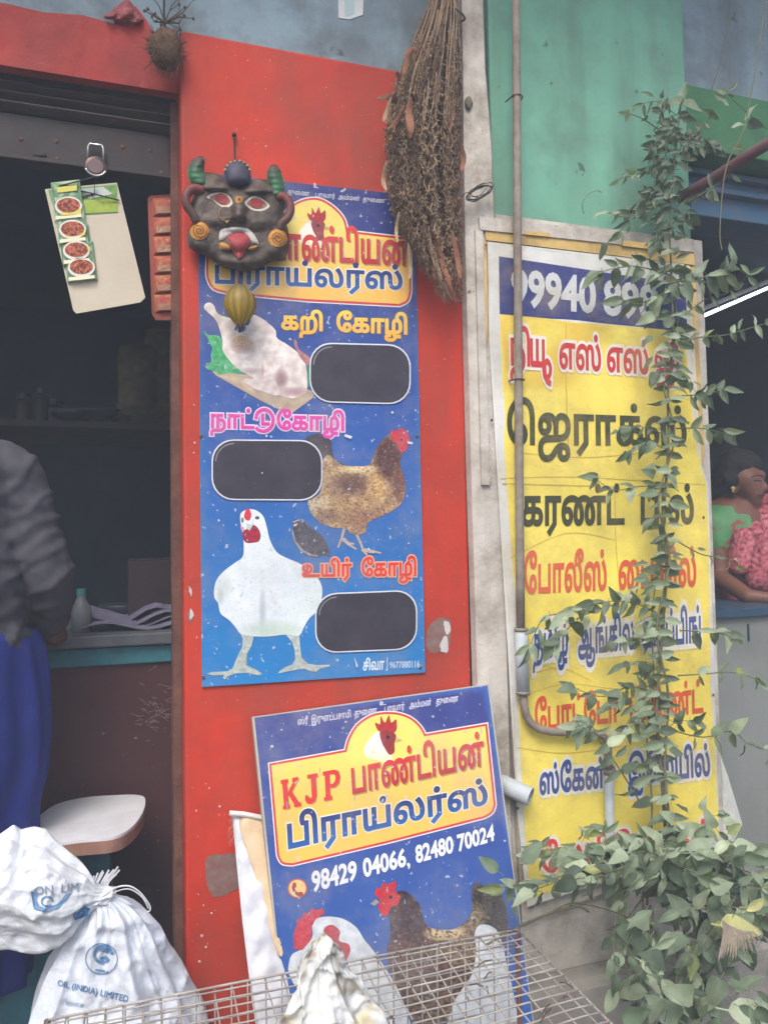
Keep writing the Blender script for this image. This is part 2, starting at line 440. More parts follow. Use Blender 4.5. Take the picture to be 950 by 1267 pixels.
for x, y, r in [(250, 1158, 2), (255, 1172, 1.5), (247, 1190, 1.8), (262, 1130, 1.5), (252, 1120, 1), (243, 1003, 1.2), (272, 998, 1.5), (240, 560, 1), (241, 548, 1.4), (259, 975, 1)]:
    pillow(ch, ring(x, y, r, n=7), W0, .001, .002, (214, 190, 180), 2, smooth=False)
ch.out('paint_splash', FLESH, shop, vc=True, kind='stuff')
# ---- lintel over the shutter: ragged top edge
lz0 = U(100, 96, .06).z; lz1 = U(60, 14, .06).z
lt = MB(); top = [(-3.2, lz1 + .01)]
x = -3.0
while x < .0: top.append((x, lz1 + random.uniform(-.006, .008))); x += .09
top += [(-.05, lz1 + .01), (-.015, lz1 + .03), (0.0, lz1 + .055), (.03, lz1 + .02), (.06, lz1 - .04), (.103, lz1 - .075)]
n = len(top); a = [V((x, .06, z)) for x, z in top] + [V((.103, .06, lz0)), V((-3.2, .06, lz0))]
k = len(a); lt.add(a + [p + V((0, .03, 0)) for p in a], [tuple(range(k))[::-1], tuple(range(k, 2 * k))] + [(i, (i + 1) % k, (i + 1) % k + k, i + k) for i in range(k)])
lt.out('lintel', M_redd, shop)
MB().box((-3.2, .075, lz0 + .012), (.842, .10, 3.6)).out('upper_wall', M_blue, shop)
MB().box((.104, .02, ZT), (.842, .074, 3.6), bev=.006).out('upper_wall_face', M_blue, shop)
# ---- room behind
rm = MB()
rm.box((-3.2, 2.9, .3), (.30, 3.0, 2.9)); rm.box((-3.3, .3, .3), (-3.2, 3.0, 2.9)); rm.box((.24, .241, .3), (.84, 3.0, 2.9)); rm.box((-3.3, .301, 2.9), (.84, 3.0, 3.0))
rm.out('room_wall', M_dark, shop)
MB().box((-3.3, -.26, 0), (.10, 3.0, .30), bev=.01).out('raised_floor', M_conc, shop)
# sunshade over the shop fronts, above the picture
MB().box((-3.3, -.55, 3.62), (4.6, .3, 3.72), bev=.01).out('sunshade', M_conc, shop)
# ---- roller shutter with separate slats
sh = empty('roller_shutter', (-.9, .14, 2.3), 'dark grey corrugated roller shutter rolled up under the red lintel', 'shutter')
y0 = .14; zt = lz0 + .03; zb = U(100, 152, y0).z; ns = 4
for i in range(ns):
    z1 = zt - (zt - zb) * i / ns; z0 = zt - (zt - zb) * (i + 1) / ns + .004; K = 8
    prof = [(y0 - .030 * math.sin(math.pi * t / K) - .004 * math.sin(2 * math.pi * t / K), z0 + (z1 - z0) * t / K) for t in range(K + 1)]
    b = MB(); vs = [V((x, yy, z)) for x in (-1.9, .085) for yy, z in prof] + [V((x, yy + .004, z)) for x in (-1.9, .085) for yy, z in prof]; q = K + 1
    b.add(vs, [(j, q + j, q + j + 1, j + 1) for j in range(K)] + [(2 * q + j, 2 * q + j + 1, 3 * q + j + 1, 3 * q + j) for j in range(K)] + [(0, 2 * q, 3 * q, q), (K, q + K, 3 * q + K, 2 * q + K)])
    b.out('slat', mat('slat_steel', (92, 80, 76), .5, .25, 6, grime=(76, 52, 46), ga=.5, gs=8, bump=.12, metal=.25, streak=.3), sh)
zb2 = U(100, 205, y0).z
MB().box((-1.9, y0 - .006, zb2), (.085, y0 + .012, zb - .004), bev=.002).out('bottom_rail', M_steel, sh)
MB().box((-1.9, y0 - .02, zb2 - .012), (.085, y0 + .02, zb2 - .001), bev=.002).out('rail_angle', M_steel, sh)
b = MB()
for px, py in ((26, 172), (70, 175), (25, 196), (50, 193), (72, 197), (200, 214), (152, 182), (186, 186)):
    p = U(px, py, y0 - .006); b.ball(p, .006, 8, sc=(1, .6, 1))
b.out('rivet', M_rust, sh)
MB().tube([U(40, 193, y0 - .012), U(58, 192, y0 - .012)], .0035, 6).out('handle', M_steel, sh)
gc = MB().box((.084, .10, .3), (.1035, .125, lz0 - .001)); gc.box((.084, .185, .3), (.1035, .21, lz0 - .001)); gc.box((.098, .126, .3), (.1034, .184, lz0 - .001))
gc.out('guide_channel', M_rust, sh)
# ---- padlock hanging from the bottom rail
pl = empty('padlock', U(118, 222, .12), 'round steel padlock hanging from the bottom of the raised shutter', 'padlock')
M_lock = mat('lock_steel', (96, 82, 80), .35, .2, 20, metal=.7, bump=.05); M_chrome = mat('bright_steel', (170, 168, 166), .2, .1, 10, metal=.7, bump=0)
b = MB(); c0 = U(119, 207, .12); bm_ = []
for t in range(13):
    r = .026 * (1 - (abs(t - 6) / 6) ** 6) ** .5 if t not in (0, 12) else .018
    bm_.append((c0 + V((0, -.008 + .016 * t / 12, 0)), max(r, .018)))
b.tube([p for p, r in bm_], [r for p, r in bm_], 24); b.out('lock_body', M_lock, pl, smooth=False)
b = MB(); b.tube([c0 + V((.026 * math.cos(a), -.009, .026 * math.sin(a))) for a in [math.radians(200 + 14 * i) for i in range(11)]], .003, 6); b.out('lock_rim', M_chrome, pl, smooth=True)
b = MB(); b.tube([c0 + V(p) for p in ((-.018, 0, .015), (-.018, 0, .05), (-.014, 0, .058), (.014, 0, .058), (.018, 0, .05), (.018, 0, .015))], .0035, 8); b.out('shackle', M_chrome, pl, smooth=True)

# ---- print shop on the right
ps = empty('print_shop', (1.6, 0, 0), 'print shop front with a sea green wall and a dark opening on the right', 'building')
MB().box((.938, 0, 0), (1.602, .26, 3.6), bev=.006).out('green_wall', M_green, ps)
pil = MB(); st = [(.846, .936, 0), (.846, .936, 1.15), (.842, .938, 1.7), (.84, .93, 2.3), (.842, .925, 2.6), (.845, .912, 2.8), (.846, .905, 3.6)]
vs = []; 
for l, r, z in st: vs += [(l, -.028, z), (l + .03, -.034, z), (r - .006, -.034, z), (r, -.028, z), (r + .01, .0005, z), (l - .002, .0005, z)]
pil.add(vs, [(i * 6 + k, i * 6 + (k + 1) % 6, (i + 1) * 6 + (k + 1) % 6, (i + 1) * 6 + k) for i in range(len(st) - 1) for k in range(6)] + [tuple(range(6))[::-1], tuple((len(st) - 1) * 6 + k for k in range(6))])
pil.out('white_pilaster', M_white, ps)
MB().box((.9385, -.012, .33), (1.63, -.0005, 2.405)).out('wall_render', M_white, ps)
zA = U(905, 118, .06).z; zB = U(905, 203, .10).z; zC = U(905, 272, .16).z
MB().box((1.6025, .06, zA), (4.6, .3, 3.6)).out('upper_wall', M_blue, ps)
MB().box((1.6025, .05, zB), (4.6, .3, zA - .001), bev=.004).out('beam', M_green2, ps)
sb = MB(); sb.box((1.6025, .16, zC), (4.6, .30, zB - .001), bev=.004)
M_sblue = mat('blue_shutter_box_paint', (66, 104, 132), .6, .25, 6, grime=(120, 70, 60), ga=.45, gs=6, bump=.2)
sb.out('shutter_box', M_sblue, ps)
for dz in (.0, .055):
    MB().box((1.6025, .13, zB - .03 - dz), (4.6, .159, zB - .012 - dz), bev=.003).out('shutter_rail', M_sblue, ps)
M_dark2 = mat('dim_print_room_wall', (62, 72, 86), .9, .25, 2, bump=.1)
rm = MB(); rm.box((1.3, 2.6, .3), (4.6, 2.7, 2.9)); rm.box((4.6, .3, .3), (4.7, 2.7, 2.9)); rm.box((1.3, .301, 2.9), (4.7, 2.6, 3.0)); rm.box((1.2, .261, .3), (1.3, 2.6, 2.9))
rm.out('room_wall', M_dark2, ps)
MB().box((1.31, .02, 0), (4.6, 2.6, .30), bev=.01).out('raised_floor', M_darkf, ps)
MB().box((.75, -.10, 0), (1.72, -.013, .36), bev=.02).out('plinth', M_conc, ps)
# rubble on the ground near the plinth
rb = MB()
for i in range(34):
    x = random.uniform(.95, 2.2); y = random.uniform(-.9, -.2); r = random.uniform(.010, .04)
    n0 = len(rb.v); rb.ball((x, y, r * .4), r, 8, sc=(1, 1, .6)); rb.v[n0:] = crumple(rb.v[n0:], r * .5, 25, i)
rb.out('rubble', M_conc, None, label='broken concrete rubble strewn on the dirt below the vine', cat='rubble', kind='stuff', base=V((1.5, -.5, 0)))
# tube light
tl = empty('tube_light', U(905, 377, 1.0), 'glowing white fluorescent tube inside the dark print shop', 'tube light')
p, q = U(846, 401, .9), U(1010, 330, 1.5)
MB().tube([p, q], .008, 12).out('glass_tube', glow('tube_glow', (235, 242, 255), 2.2), tl, smooth=True)
d = (q - p).normalized(); up = V((0, 0, 1))
MB().tube([p - d * .02 + up * .034 + V((0, .02, 0)), q + d * .02 + up * .034 + V((0, .02, 0))], .014, 4).out('batten', mat('batten_paint', (190, 190, 190), .5), tl)
MB().tube([p - d * .03, p + d * .01], .013, 10).tube([q - d * .01, q + d * .03], .013, 10).out('end_cap', mat('batten_paint'), tl)

# ================================================================== CHICKEN SHOP, LEFT: COUNTER, STOOL AND SMALL GOODS
yc = .42; zc = U(120, 785, yc).z
ct = empty('shop_counter', (-.6, .6, .3), 'maroon fronted shop counter with a teal painted edge inside the left shop', 'counter')
zt1 = U(120, 800, yc).z; zt2 = U(150, 822, yc).z
MB().box((-2.2, yc, .3), (.236, yc + .5, zt2)).out('counter_front', M_maroon, ct)
MB().box((-2.2, yc - .012, zt2 + .001), (.2365, yc + .51, zt1 - .004), bev=.003).out('teal_edge', M_teal, ct)
MB().box((-2.2, yc - .03, zt1), (.237, yc + .52, zc), bev=.004).out('counter_top', mat('grey_counter_top', (96, 98, 104), .5, .3, 12, grime=(60, 84, 96), ga=.5, gs=20), ct)
zs = zc
S_ = Wall(yc); b = MB()
for i in range(60):
    x, y = random.gauss(195, 14), random.gauss(880, 16); P_ = spline([(x, y), (x + random.uniform(-6, 6), y + random.uniform(-3, 3)), (x + random.uniform(-9, 9), y + random.uniform(-6, 6))], 3, False)
    if x < 222: decal(b, [(p, q - .35) for p, q in P_] + [(p, q + .4) for p, q in P_[::-1]], S_, .002, (136, 116, 112))
b.out('scratch_mark', FLESH, ct, vc=True, kind='stuff')
# bottle
bx = U(101, 780, yc + .08); bx.z = zs
bt = empty('water_bottle', bx, 'small cloudy plastic bottle standing on the maroon counter', 'bottle')
MB().tube([bx + V((0, 0, h)) for h in (0, .005, .07, .085, .10, .104)], [.024, .028, .028, .018, .012, .012], 14).out('bottle_body', mat('cloudy_plastic', (112, 116, 120), .35, .2, 20), bt, smooth=True)
MB().tube([bx + V((0, 0, h)) for h in (.105, .125)], .013, 10).out('cap', mat('teal_plastic', (70, 130, 130), .5), bt)
# papers
pp = empty('newspaper', U(165, 772, yc + .1), 'folded grey newspaper lying on the counter beside the bottle', 'newspaper')
for i in range(4):
    q = U(165 + i * 3, 773, yc + .07 + .03 * i); q.z = zs + .002 + i * .006
    b = MB(); nx = 10
    for yy in range(4):
        for xx in range(nx): b.v.append(q + V((-.14 + .28 * xx / (nx - 1), -.03 + .06 * yy + .02 * (i % 2), .012 * math.sin(xx * .8 + i) * (1 + i * .4) + .012 + .006 * yy)))
    b.f += [(yy * nx + xx, yy * nx + xx + 1, (yy + 1) * nx + xx + 1, (yy + 1) * nx + xx) for yy in range(3) for xx in range(nx - 1)]
    b.out('paper_sheet', mat('newsprint', (118, 114, 138), .8, .3, 30), pp, smooth=True)
bx = U(195, 760, yc + .3); bx.z = zs
kk = empty('carton', bx, 'dark brown carton at the back of the counter beside the shutter channel', 'box')
MB().box((bx.x - .09, bx.y - .06, zs), (bx.x + .10, bx.y + .09, zs + .20), bev=.004).out('carton_side', mat('brown_card', (56, 42, 46), .8, .3, 10), kk)
MB().box((bx.x - .088, bx.y - .058, zs + .2005), (bx.x + .005, bx.y + .088, zs + .206)).box((bx.x + .012, bx.y - .058, zs + .2005), (bx.x + .098, bx.y + .088, zs + .206)).out('carton_flap', mat('brown_card'), kk)
bx = U(150, 762, yc + .35); bx.z = zs
MB().tube([bx + V((0, 0, h)) for h in (0, .03, .055, .06)], [.035, .06, .07, .066], 18).out('steel_bowl', mat('dull_steel', (66, 70, 80), .4, .2, metal=.5), None, smooth=True, label='dull steel bowl behind the newspaper on the counter', cat='bowl', base=bx)
q = U(221, 760, .40)
MB().box((q.x - .004, .39, zs - .002), (q.x + .008, .43, zs + .10), bev=.002).out('counter_post', mat('pink_wood', (128, 92, 92), .7), ct)
# hanging snack bags at the back
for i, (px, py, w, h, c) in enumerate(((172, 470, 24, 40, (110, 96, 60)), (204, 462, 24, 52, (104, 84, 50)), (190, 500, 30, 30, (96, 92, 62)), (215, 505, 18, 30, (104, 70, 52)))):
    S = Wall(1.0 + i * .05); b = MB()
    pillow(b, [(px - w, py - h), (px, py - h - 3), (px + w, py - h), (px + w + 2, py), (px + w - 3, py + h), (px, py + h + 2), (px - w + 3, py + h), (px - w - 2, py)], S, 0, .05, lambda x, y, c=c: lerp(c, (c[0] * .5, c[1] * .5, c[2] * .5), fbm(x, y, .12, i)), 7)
    lab = ['yellow brown snack bag furthest left in the dim cluster hanging in the shop', 'tall yellow brown snack bag in the dim cluster hanging in the shop', 'olive snack bag lowest in the dim hanging cluster', 'reddish brown snack bag at the cluster edge beside the pillar'][i]
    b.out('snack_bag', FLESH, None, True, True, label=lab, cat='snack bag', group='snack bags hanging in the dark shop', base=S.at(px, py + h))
for i, (px, py) in enumerate(((92, 520), (122, 518))):
    p = U(px, py, 1.2); b = MB().tube([p + V((0, 0, h)) for h in (0, .012, .03)], [.05, .075, .085], 18)
    b.out('steel_plate', mat('dull_steel'), None, True, label=['dim steel plate on the dark shelf, left of the pair', 'dim steel plate on the dark shelf, right of the pair'][i], cat='plate', group='steel plates on the shelf', base=p)
sf = U(60, 528, 1.2); MB().box((-1.6, 1.0, sf.z - .03), (.23, 1.5, sf.z - .008)).out('wall_shelf', mat('dark_shelf_wood', (56, 50, 52), .8), None, label='dark wooden shelf under the plates at the back of the shop', cat='shelf', base=V((-.6, 1.2, sf.z - .03)))

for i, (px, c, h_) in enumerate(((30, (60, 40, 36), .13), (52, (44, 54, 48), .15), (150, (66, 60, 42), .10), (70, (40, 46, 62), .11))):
    p = U(px, 527, 1.32); p.z = sf.z - .006
    j = empty('storage_jar', p, ['dim red brown storage jar on the dark shelf, leftmost of four', 'tall green storage jar on the dark shelf', 'short yellow storage jar beside the plates on the shelf', 'blue storage jar on the dark shelf left of the plates'][i], 'jar', 'storage jars on the dark shelf')
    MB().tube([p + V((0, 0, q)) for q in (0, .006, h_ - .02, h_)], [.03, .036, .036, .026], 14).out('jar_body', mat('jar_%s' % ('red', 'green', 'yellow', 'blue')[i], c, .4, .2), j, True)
    MB().tube([p + V((0, 0, h_ + .0005)), p + V((0, 0, h_ + .018))], .029, 14).out('lid', mat('dull_steel'), j)
# ---- stool with a white top
zt_ = .3 + .54; s0 = UZ(100, 1012, zt_)
stl = empty('stool', V((s0.x - .1, s0.y, .3)), 'white topped stool with brown edge and teal base beside the man', 'stool')
def roundtop(z0, z1, gr, m, name):
    pc = [(20, 1042), (60, 1000), (100, 987), (150, 983), (176, 984), (181, 992), (176, 1008), (162, 1025), (140, 1036), (100, 1040), (50, 1046)]
    pl_ = [UZ(a, b_, zt_) for a, b_ in pc]; cx = sum(p.x for p in pl_) / len(pl_); cy = sum(p.y for p in pl_) / len(pl_)
    o = spline([(cx + (p.x - cx) * gr, cy + (p.y - cy) * gr) for p in pl_], 5)
    n = len(o); MB().add([(x, y, z0) for x, y in o] + [(x, y, z1) for x, y in o], [tuple(range(n))[::-1], tuple(range(n, 2 * n))] + [(i, (i + 1) % n, (i + 1) % n + n, i + n) for i in range(n)]).out(name, m, stl)
roundtop(zt_ - .006, zt_, .985, mat('white_laminate', (214, 216, 220), .4, .08, 6, grime=(150, 150, 150), ga=.3, gs=8), 'seat')
roundtop(zt_ - .034, zt_ - .0065, 1.0, mat('brown_board_edge', (150, 112, 96), .8, .3, 12, bump=.3), 'seat_edge')
b = MB(); cx, cy = s0.x - .08, s0.y + .01
b.box((cx - .18, cy - .04, .3), (cx + .15, cy + .13, zt_ - .035), bev=.01); b.out('base_panel', M_teal, stl)

# ---- hanging white card with green masala packets
yh = .10; SW = Wall(yh)
card = empty('masala_card', SW.at(118, 372), 'cream hanging card with a column of green masala packets, tilted', 'display card')
M_card = mat('cream_card', vcol=True, rough=.6, var=.12, vs=6, bump=.1)
b = MB(); slab(b, [(56, 234), (145, 226), (180, 368), (174, 374), (95, 388), (91, 384)], SW, 0, .003, (196, 186, 166)); b.out('backing_card', M_card, card, vc=True)
def masala(x, y, w=38, h=48, half=False):
    mb = MB(); t = .1
    o = [(x - w / 2, y - h / 2), (x + w / 2 - 2, y - h / 2 - 4), (x + w / 2 + 4, y + h / 2 - 4), (x - w / 2 + 5, y + h / 2)]
    pillow(mb, o, SW, .005, .006, lambda a, c: lerp((84, 128, 92), (196, 206, 178), (fbm(a, c, .25, 3) - .4) * 2.5), 4, smooth=False)
    decal(mb, ring(x + 3, y + 5, w * .44, h * .25), SW, .0125, (222, 218, 206)); decal(mb, ring(x + 3, y + 4, w * .38, h * .19), SW, .013, lambda a, c: lerp((96, 36, 26), (206, 120, 84), (fbm(a, c, .45, 8) - .35) * 2.6), 1.6)
    decal(mb, [(x - w * .3, y - h * .38), (x + w * .35, y - h * .44), (x + w * .36, y - h * .3), (x - w * .28, y - h * .24)], SW, .0128, (214, 206, 100))
    decal(mb, [(x - w * .34, y + h * .36), (x + w * .5, y + h * .30), (x + w * .51, y + h * .38), (x - w * .33, y + h * .45)], SW, .0128, (230, 226, 190))
    return mb
for x, y in ((98, 326), (92, 305), (87, 279), (82, 250)):
    masala(x, y).out('masala_packet', M_card, card, vc=True)
b = MB(); decal(b, [(60, 235), (145, 228), (146, 263), (70, 268)], SW, .001, lambda a, c: lerp((52, 118, 64), (150, 180, 90), fbm(a, c, .12)), 4)
decal(b, [(104, 248), (145, 246), (146, 262), (106, 264)], SW, .0015, lambda a, c: lerp((190, 190, 70), (120, 160, 70), fbm(a, c, .2)), 4)
decal(b, [(96, 234), (128, 231), (140, 240), (112, 246)], SW, .002, (190, 200, 190)); b.out('green_header', M_card, card, vc=True)
MB().tube([SW.at(75, 236, .002), SW.at(74, 230, .01), SW.at(118, 219, .02), SW.at(117, 240, .004), SW.at(90, 246, .004)], .0018, 6).tube([SW.at(100, 236, .004), SW.at(125, 242, .012), SW.at(148, 248, .004)], .0018, 6).out('string', mat('dark_string', (52, 52, 50), .9), card)
# ---- red strip of packets
SW2 = Wall(.16)
st_ = empty('packet_strip', SW2.at(202, 395), 'red hanging strip of small spice packets beside the shutter channel', 'packet strip')
b = MB(); slab(b, [(183, 246), (186, 242), (218, 240), (219, 396), (193, 396), (188, 388)], SW2, 0, .002, (150, 76, 62)); b.out('backing_card', M_card, st_, vc=True)
for i in range(6):
    y = 256 + i * 24; x = 203 + i * .4
    mb = MB(); pillow(mb, [(x - 14, y - 11), (x + 14, y - 13), (x + 15, y + 9), (x - 13, y + 11)], SW2, .002, .008, lambda a, c: lerp((150, 40, 44), (190, 140, 90), fbm(a, c, .3, i) * 1.2 - .1), 3.5, smooth=False)
    decal(mb, [(x - 10, y), (x + 11, y - 1), (x + 11, y + 7), (x - 9, y + 8)], SW2, .0105, lambda a, c: lerp((206, 180, 150), (120, 60, 46), fbm(a, c, .5, i + 3)), 3)
    mb.out('spice_packet', M_card, st_, vc=True)

# ---- dried coconut and twig at the corner, ragged red cloth
p = U(205, 62, -.02); co = empty('dried_coconut', p - V((0, 0, .05)), 'brown fibrous dried coconut hanging at the top corner of the red pillar', 'coconut')
M_husk = mat('coconut_husk', (112, 86, 66), .95, .5, 30, grime=(60, 48, 40), ga=.6, gs=30, bump=.8, bs=90)
b = MB().ball(p, .042, 20, sc=(.95, .9, 1.15)); b.v = crumple(b.v, .008, 40); b.out('husk', M_husk, co, True)
b = MB()
for i in range(260):
    a = V((random.gauss(0, 1), random.gauss(0, 1), random.gauss(0, 1))).normalized(); s = p + V((a.x * .04, a.y * .038, a.z * .048))
    e = s + a * random.uniform(.004, .02) + V((random.uniform(-.012, .012), random.uniform(-.01, .01), random.uniform(-.02, .008)))
    b.tube([s, (s + e) / 2 + V((.003, 0, .002)), e], [.0009, .0007, .0004], 3, cap=False)
b.out('husk_fibre', M_husk, co, kind='stuff')
MB().tube([p + V((0, 0, .045)), p + V((-.003, .01, .1)), p + V((0, .02, .2)), p + V((.005, .03, .4))], .003, 6).out('hanging_string', mat('dark_string'), co)
M_tw = mat('dry_twig', (92, 76, 64), .95, .3, 20, bump=.4)
tw = MB(); r0 = U(204, 28, -.02)
for i in range(16):
    e = r0 + V((random.uniform(-.05, .07), random.uniform(-.03, .04), random.uniform(-.0, .09))); m_ = (r0 + e) / 2 + V((random.uniform(-.015, .015), 0, random.uniform(-.01, .01)))
    tw.tube([r0, m_, e], [.0022, .0015, .0006], 4)
    tw.ball(e, .004, 5)
tw.out('dry_twig', M_tw, None, label='small dry twig cluster sprouting above the hanging coconut', cat='twig', base=r0)
b = MB(); CW = Wall(.055)
pillow(b, [(128, 22), (140, 12), (152, 2), (160, 0), (170, 14), (178, 24), (168, 30), (150, 26)], CW, 0, .02, lambda x, y: lerp((130, 48, 50), (176, 110, 110), fbm(x, y, .15)), 4, bumpf=lambda x, y: noise.noise(V((x * .1, y * .1, 1))) * .012)
b.out('red_cloth_scrap', FLESH, None, False, True, label='ragged red cloth scrap stuck above the red lintel', cat='cloth scrap', base=CW.at(150, 28))
b = MB(); CW = Wall(.02); slab(b, [(418, -12), (450, -8), (449, 18), (433, 24), (419, 22)], CW, .002, .0015, (204, 208, 206))
slab(b, [(426, -12), (440, -10), (438, 16), (427, 20)], CW, .003, .0009, (176, 196, 196)); b.out('torn_sticker', M_card, None, False, True, label='torn pale sticker remnant on the blue wall at the top', cat='sticker', base=CW.at(434, 22))
# cobwebs / dust hanging on the blue wall are left to the paint
# ================================================================== SIGN ON THE RED PILLAR
SG = Wall(-.006)
sign = empty('price_sign', V((.43, -.003, 1.17)), 'tall blue sheet sign with chicken pictures and three black price boxes', 'sign')
def bgcol(x, y):
    t = (y - 213) / 630
    c = lerp((50, 54, 118), (44, 86, 162), t * 2) if t < .5 else lerp((44, 86, 162), (40, 132, 196), (t - .5) * 2)
    return lerp(c, (c[0] * .9, c[1] * .94, c[2] * .96), fbm(x, y, .02, 3))
SQ = [(245, 213), (513, 242), (526, 832), (250, 850)]
b = MB(); slab(b, SQ, SG, -.0005, .0045, (150, 150, 155)); b.out('metal_sheet', mat('sheet_edge', (150, 150, 155), .5, metal=.3), sign)
b = MB(); decal(b, SQ, SG, .0, bgcol, 14); b.out('printed_ground', PRINT, sign, vc=True)
def panel(outline, surf, l, parent):
    b = MB(); decal(b, grow(outline, 4.2), surf, l, (226, 224, 226)); o1 = b.out('panel_outline', PRINT, parent, vc=True)
    b = MB(); decal(b, grow(outline, 2.8), surf, l + .0003, (204, 56, 54)); o2 = b.out('panel_border', PRINT, parent, vc=True)
    cy = sum(p[1] for p in outline) / len(outline)
    b = MB(); decal(b, outline, surf, l + .0006, lambda x, y: lerp((240, 214, 104), (238, 186, 84), (y - cy) / 60 + .3), 12); o3 = b.out('yellow_panel', PRINT, parent, vc=True); under(o1, o3); under(o2, o3)
pan1 = [(260, 270), (345, 283)] + spline([(345, 283), (356, 262), (374, 250), (394, 248), (412, 258), (424, 272), (428, 288)], 5, False)[1:] + [(506, 297), (506, 360)] + \
    spline([(506, 360), (503, 371), (494, 376)], 4, False)[1:] + [(380, 370), (284, 361)] + spline([(284, 361), (266, 356), (259, 344), (258, 334)], 4, False)[1:]
panel(pan1, SG, .0005, sign)
text('துணை.   பாவார்  அம்மன்  துணை', [(356, 233), (476, 245), (476, 254), (356, 243)], SG, .001, (196, 196, 210), .012, sign)
text('உ', [(388, 226), (394, 227), (394, 233), (388, 232)], SG, .001, (196, 196, 210), .02, sign)
def rooster_head(surf, l, cx, cy, s, parent):
    f = lambda pts: [(cx + a * s, cy + b_ * s) for a, b_ in pts]
    b = MB()
    decal(b, f([(-28, 10), (-22, -2), (-12, -12), (-4, -10), (2, 0), (6, 14), (8, 26), (0, 26), (-14, 22), (-24, 20)]), surf, l, lambda x, y: lerp((240, 236, 226), (240, 226, 170), (y - cy) / (30 * s)), 4, True)
    decal(b, f([(-10, -14), (-14, -24), (-8, -22), (-7, -32), (-2, -24), (3, -33), (6, -24), (12, -28), (13, -18), (10, -12), (2, -10)]), surf, l + .0003, lambda x, y: lerp((196, 40, 40), (140, 30, 34), fbm(x, y, .2)), 4, True)
    decal(b, f([(-8, -12), (4, -14), (12, -8), (10, 2), (10, 12), (4, 16), (-2, 8), (-6, 0)]), surf, l + .0004, lambda x, y: lerp((170, 50, 50), (110, 36, 40), fbm(x, y, .25, 3)), 4, True)
    decal(b, f([(11, -6), (20, -2), (12, 1)]), surf, l + .0005, (200, 160, 110)); decal(b, f(ring(2, -6, 2.4, n=8)), surf, l + .0006, (30, 20, 20))
    b.out('rooster_head_picture', PRINT, parent, vc=True)
rooster_head(SG, .0016, 392, 284, .85, sign)
RED1 = lambda t: lerp((216, 52, 50), (176, 34, 44), t); NAVY = lambda t: lerp((38, 44, 104), (40, 104, 172), t * 1.1 - .1)
text('KJP', [(266, 284), (326, 290), (325, 322), (266, 316)], SG, .0016, RED1, .035, sign, shadow=(176, 150, 70))
text('பாண்டியன்', [(334, 272), (506, 284), (506, 330), (335, 321)], SG, .0018, RED1, .028, sign, shadow=(176, 140, 70))
text('பிராய்லர்ஸ்', [(266, 316), (498, 326), (498, 366), (266, 359)], SG, .002, NAVY, .030, sign, halo=(232, 228, 214), hw=.035)
text('கறி  கோழி', [(348, 382), (504, 386), (504, 424), (348, 417)], SG, .0012, lambda t: lerp((240, 204, 84), (226, 164, 58), t), .04, sign, halo=(120, 84, 44), hw=.018)
text(['நாட்', '#du', .1, 'கோழி'], [(260, 503), (426, 507), (426, 543), (260, 539)], SG, .0014, (214, 64, 160), .035, sign, halo=(232, 206, 226), hw=.055)
text('உயிர்  கோழி', [(374, 691), (515, 687), (515, 722), (374, 722)], SG, .0024, (216, 52, 48), .03, sign, halo=(240, 176, 130), hw=.055)
text('சிவா', [(449, 814), (476, 812), (475, 829), (449, 830)], SG, .001, (214, 224, 234), .03, sign)
text('9677880116', [(482, 819), (519, 817), (519, 826), (482, 827)], SG, .001, (190, 210, 232), .02, sign)
b = MB(); decal(b, [(478.6, 813), (479.6, 813), (479.6, 830), (478.6, 830)], SG, .001, (190, 210, 232)); b.out('divider_line', PRINT, sign, vc=True)
def rrect(x0, y0, x1, y1, r, sk=0, n=6):
    o = []
    for cx, cy, a in ((x1 - r, y0 + r, -90), (x1 - r, y1 - r, 0), (x0 + r, y1 - r, 90), (x0 + r, y0 + r, 180)):
        for i in range(n + 1):
            t = math.radians(a + 90 * i / n); o.append((cx + r * math.cos(t), cy + r * math.sin(t)))
    return [(x, y + sk * ((x - x0) / (x1 - x0) - .5)) for x, y in o]
M_slate = mat('black_price_box', vcol=True, rough=.45, var=.12, vs=8, bump=.05, speck=(150, 150, 155), st=.72, ss=100, grime=(84, 80, 92), ga=.35, gs=10)
for x0, y0, x1, y1, r, sk in ((384, 426, 507, 498, 26, 3), (263, 545, 398, 618, 26, 1), (391, 733, 515, 805, 25, -5)):
    b = MB(); decal(b, grow(rrect(x0, y0, x1, y1, r, sk), 1.0), SG, .0032, (214, 218, 226)); o1 = b.out('box_outline', PRINT, sign, vc=True)
    b = MB(); decal(b, rrect(x0 + .6, y0 + .6, x1 - .6, y1 - .6, r, sk), SG, .0035, lambda x, y: lerp((50, 48, 58), (62, 56, 66), fbm(x, y, .03)), 10)
    o = rrect(x0 + 3.5, y0 + 3.5, x1 - 4, y1 - 4, r - 3, sk)[21:28]; i_ = grow(rrect(x0 + 3.5, y0 + 3.5, x1 - 4, y1 - 4, r - 3, sk), -1.1)[21:28]
    decal(b, o + i_[::-1], SG, .0038, (150, 150, 160)); under(o1, b.out('price_box', M_slate, sign, vc=True))
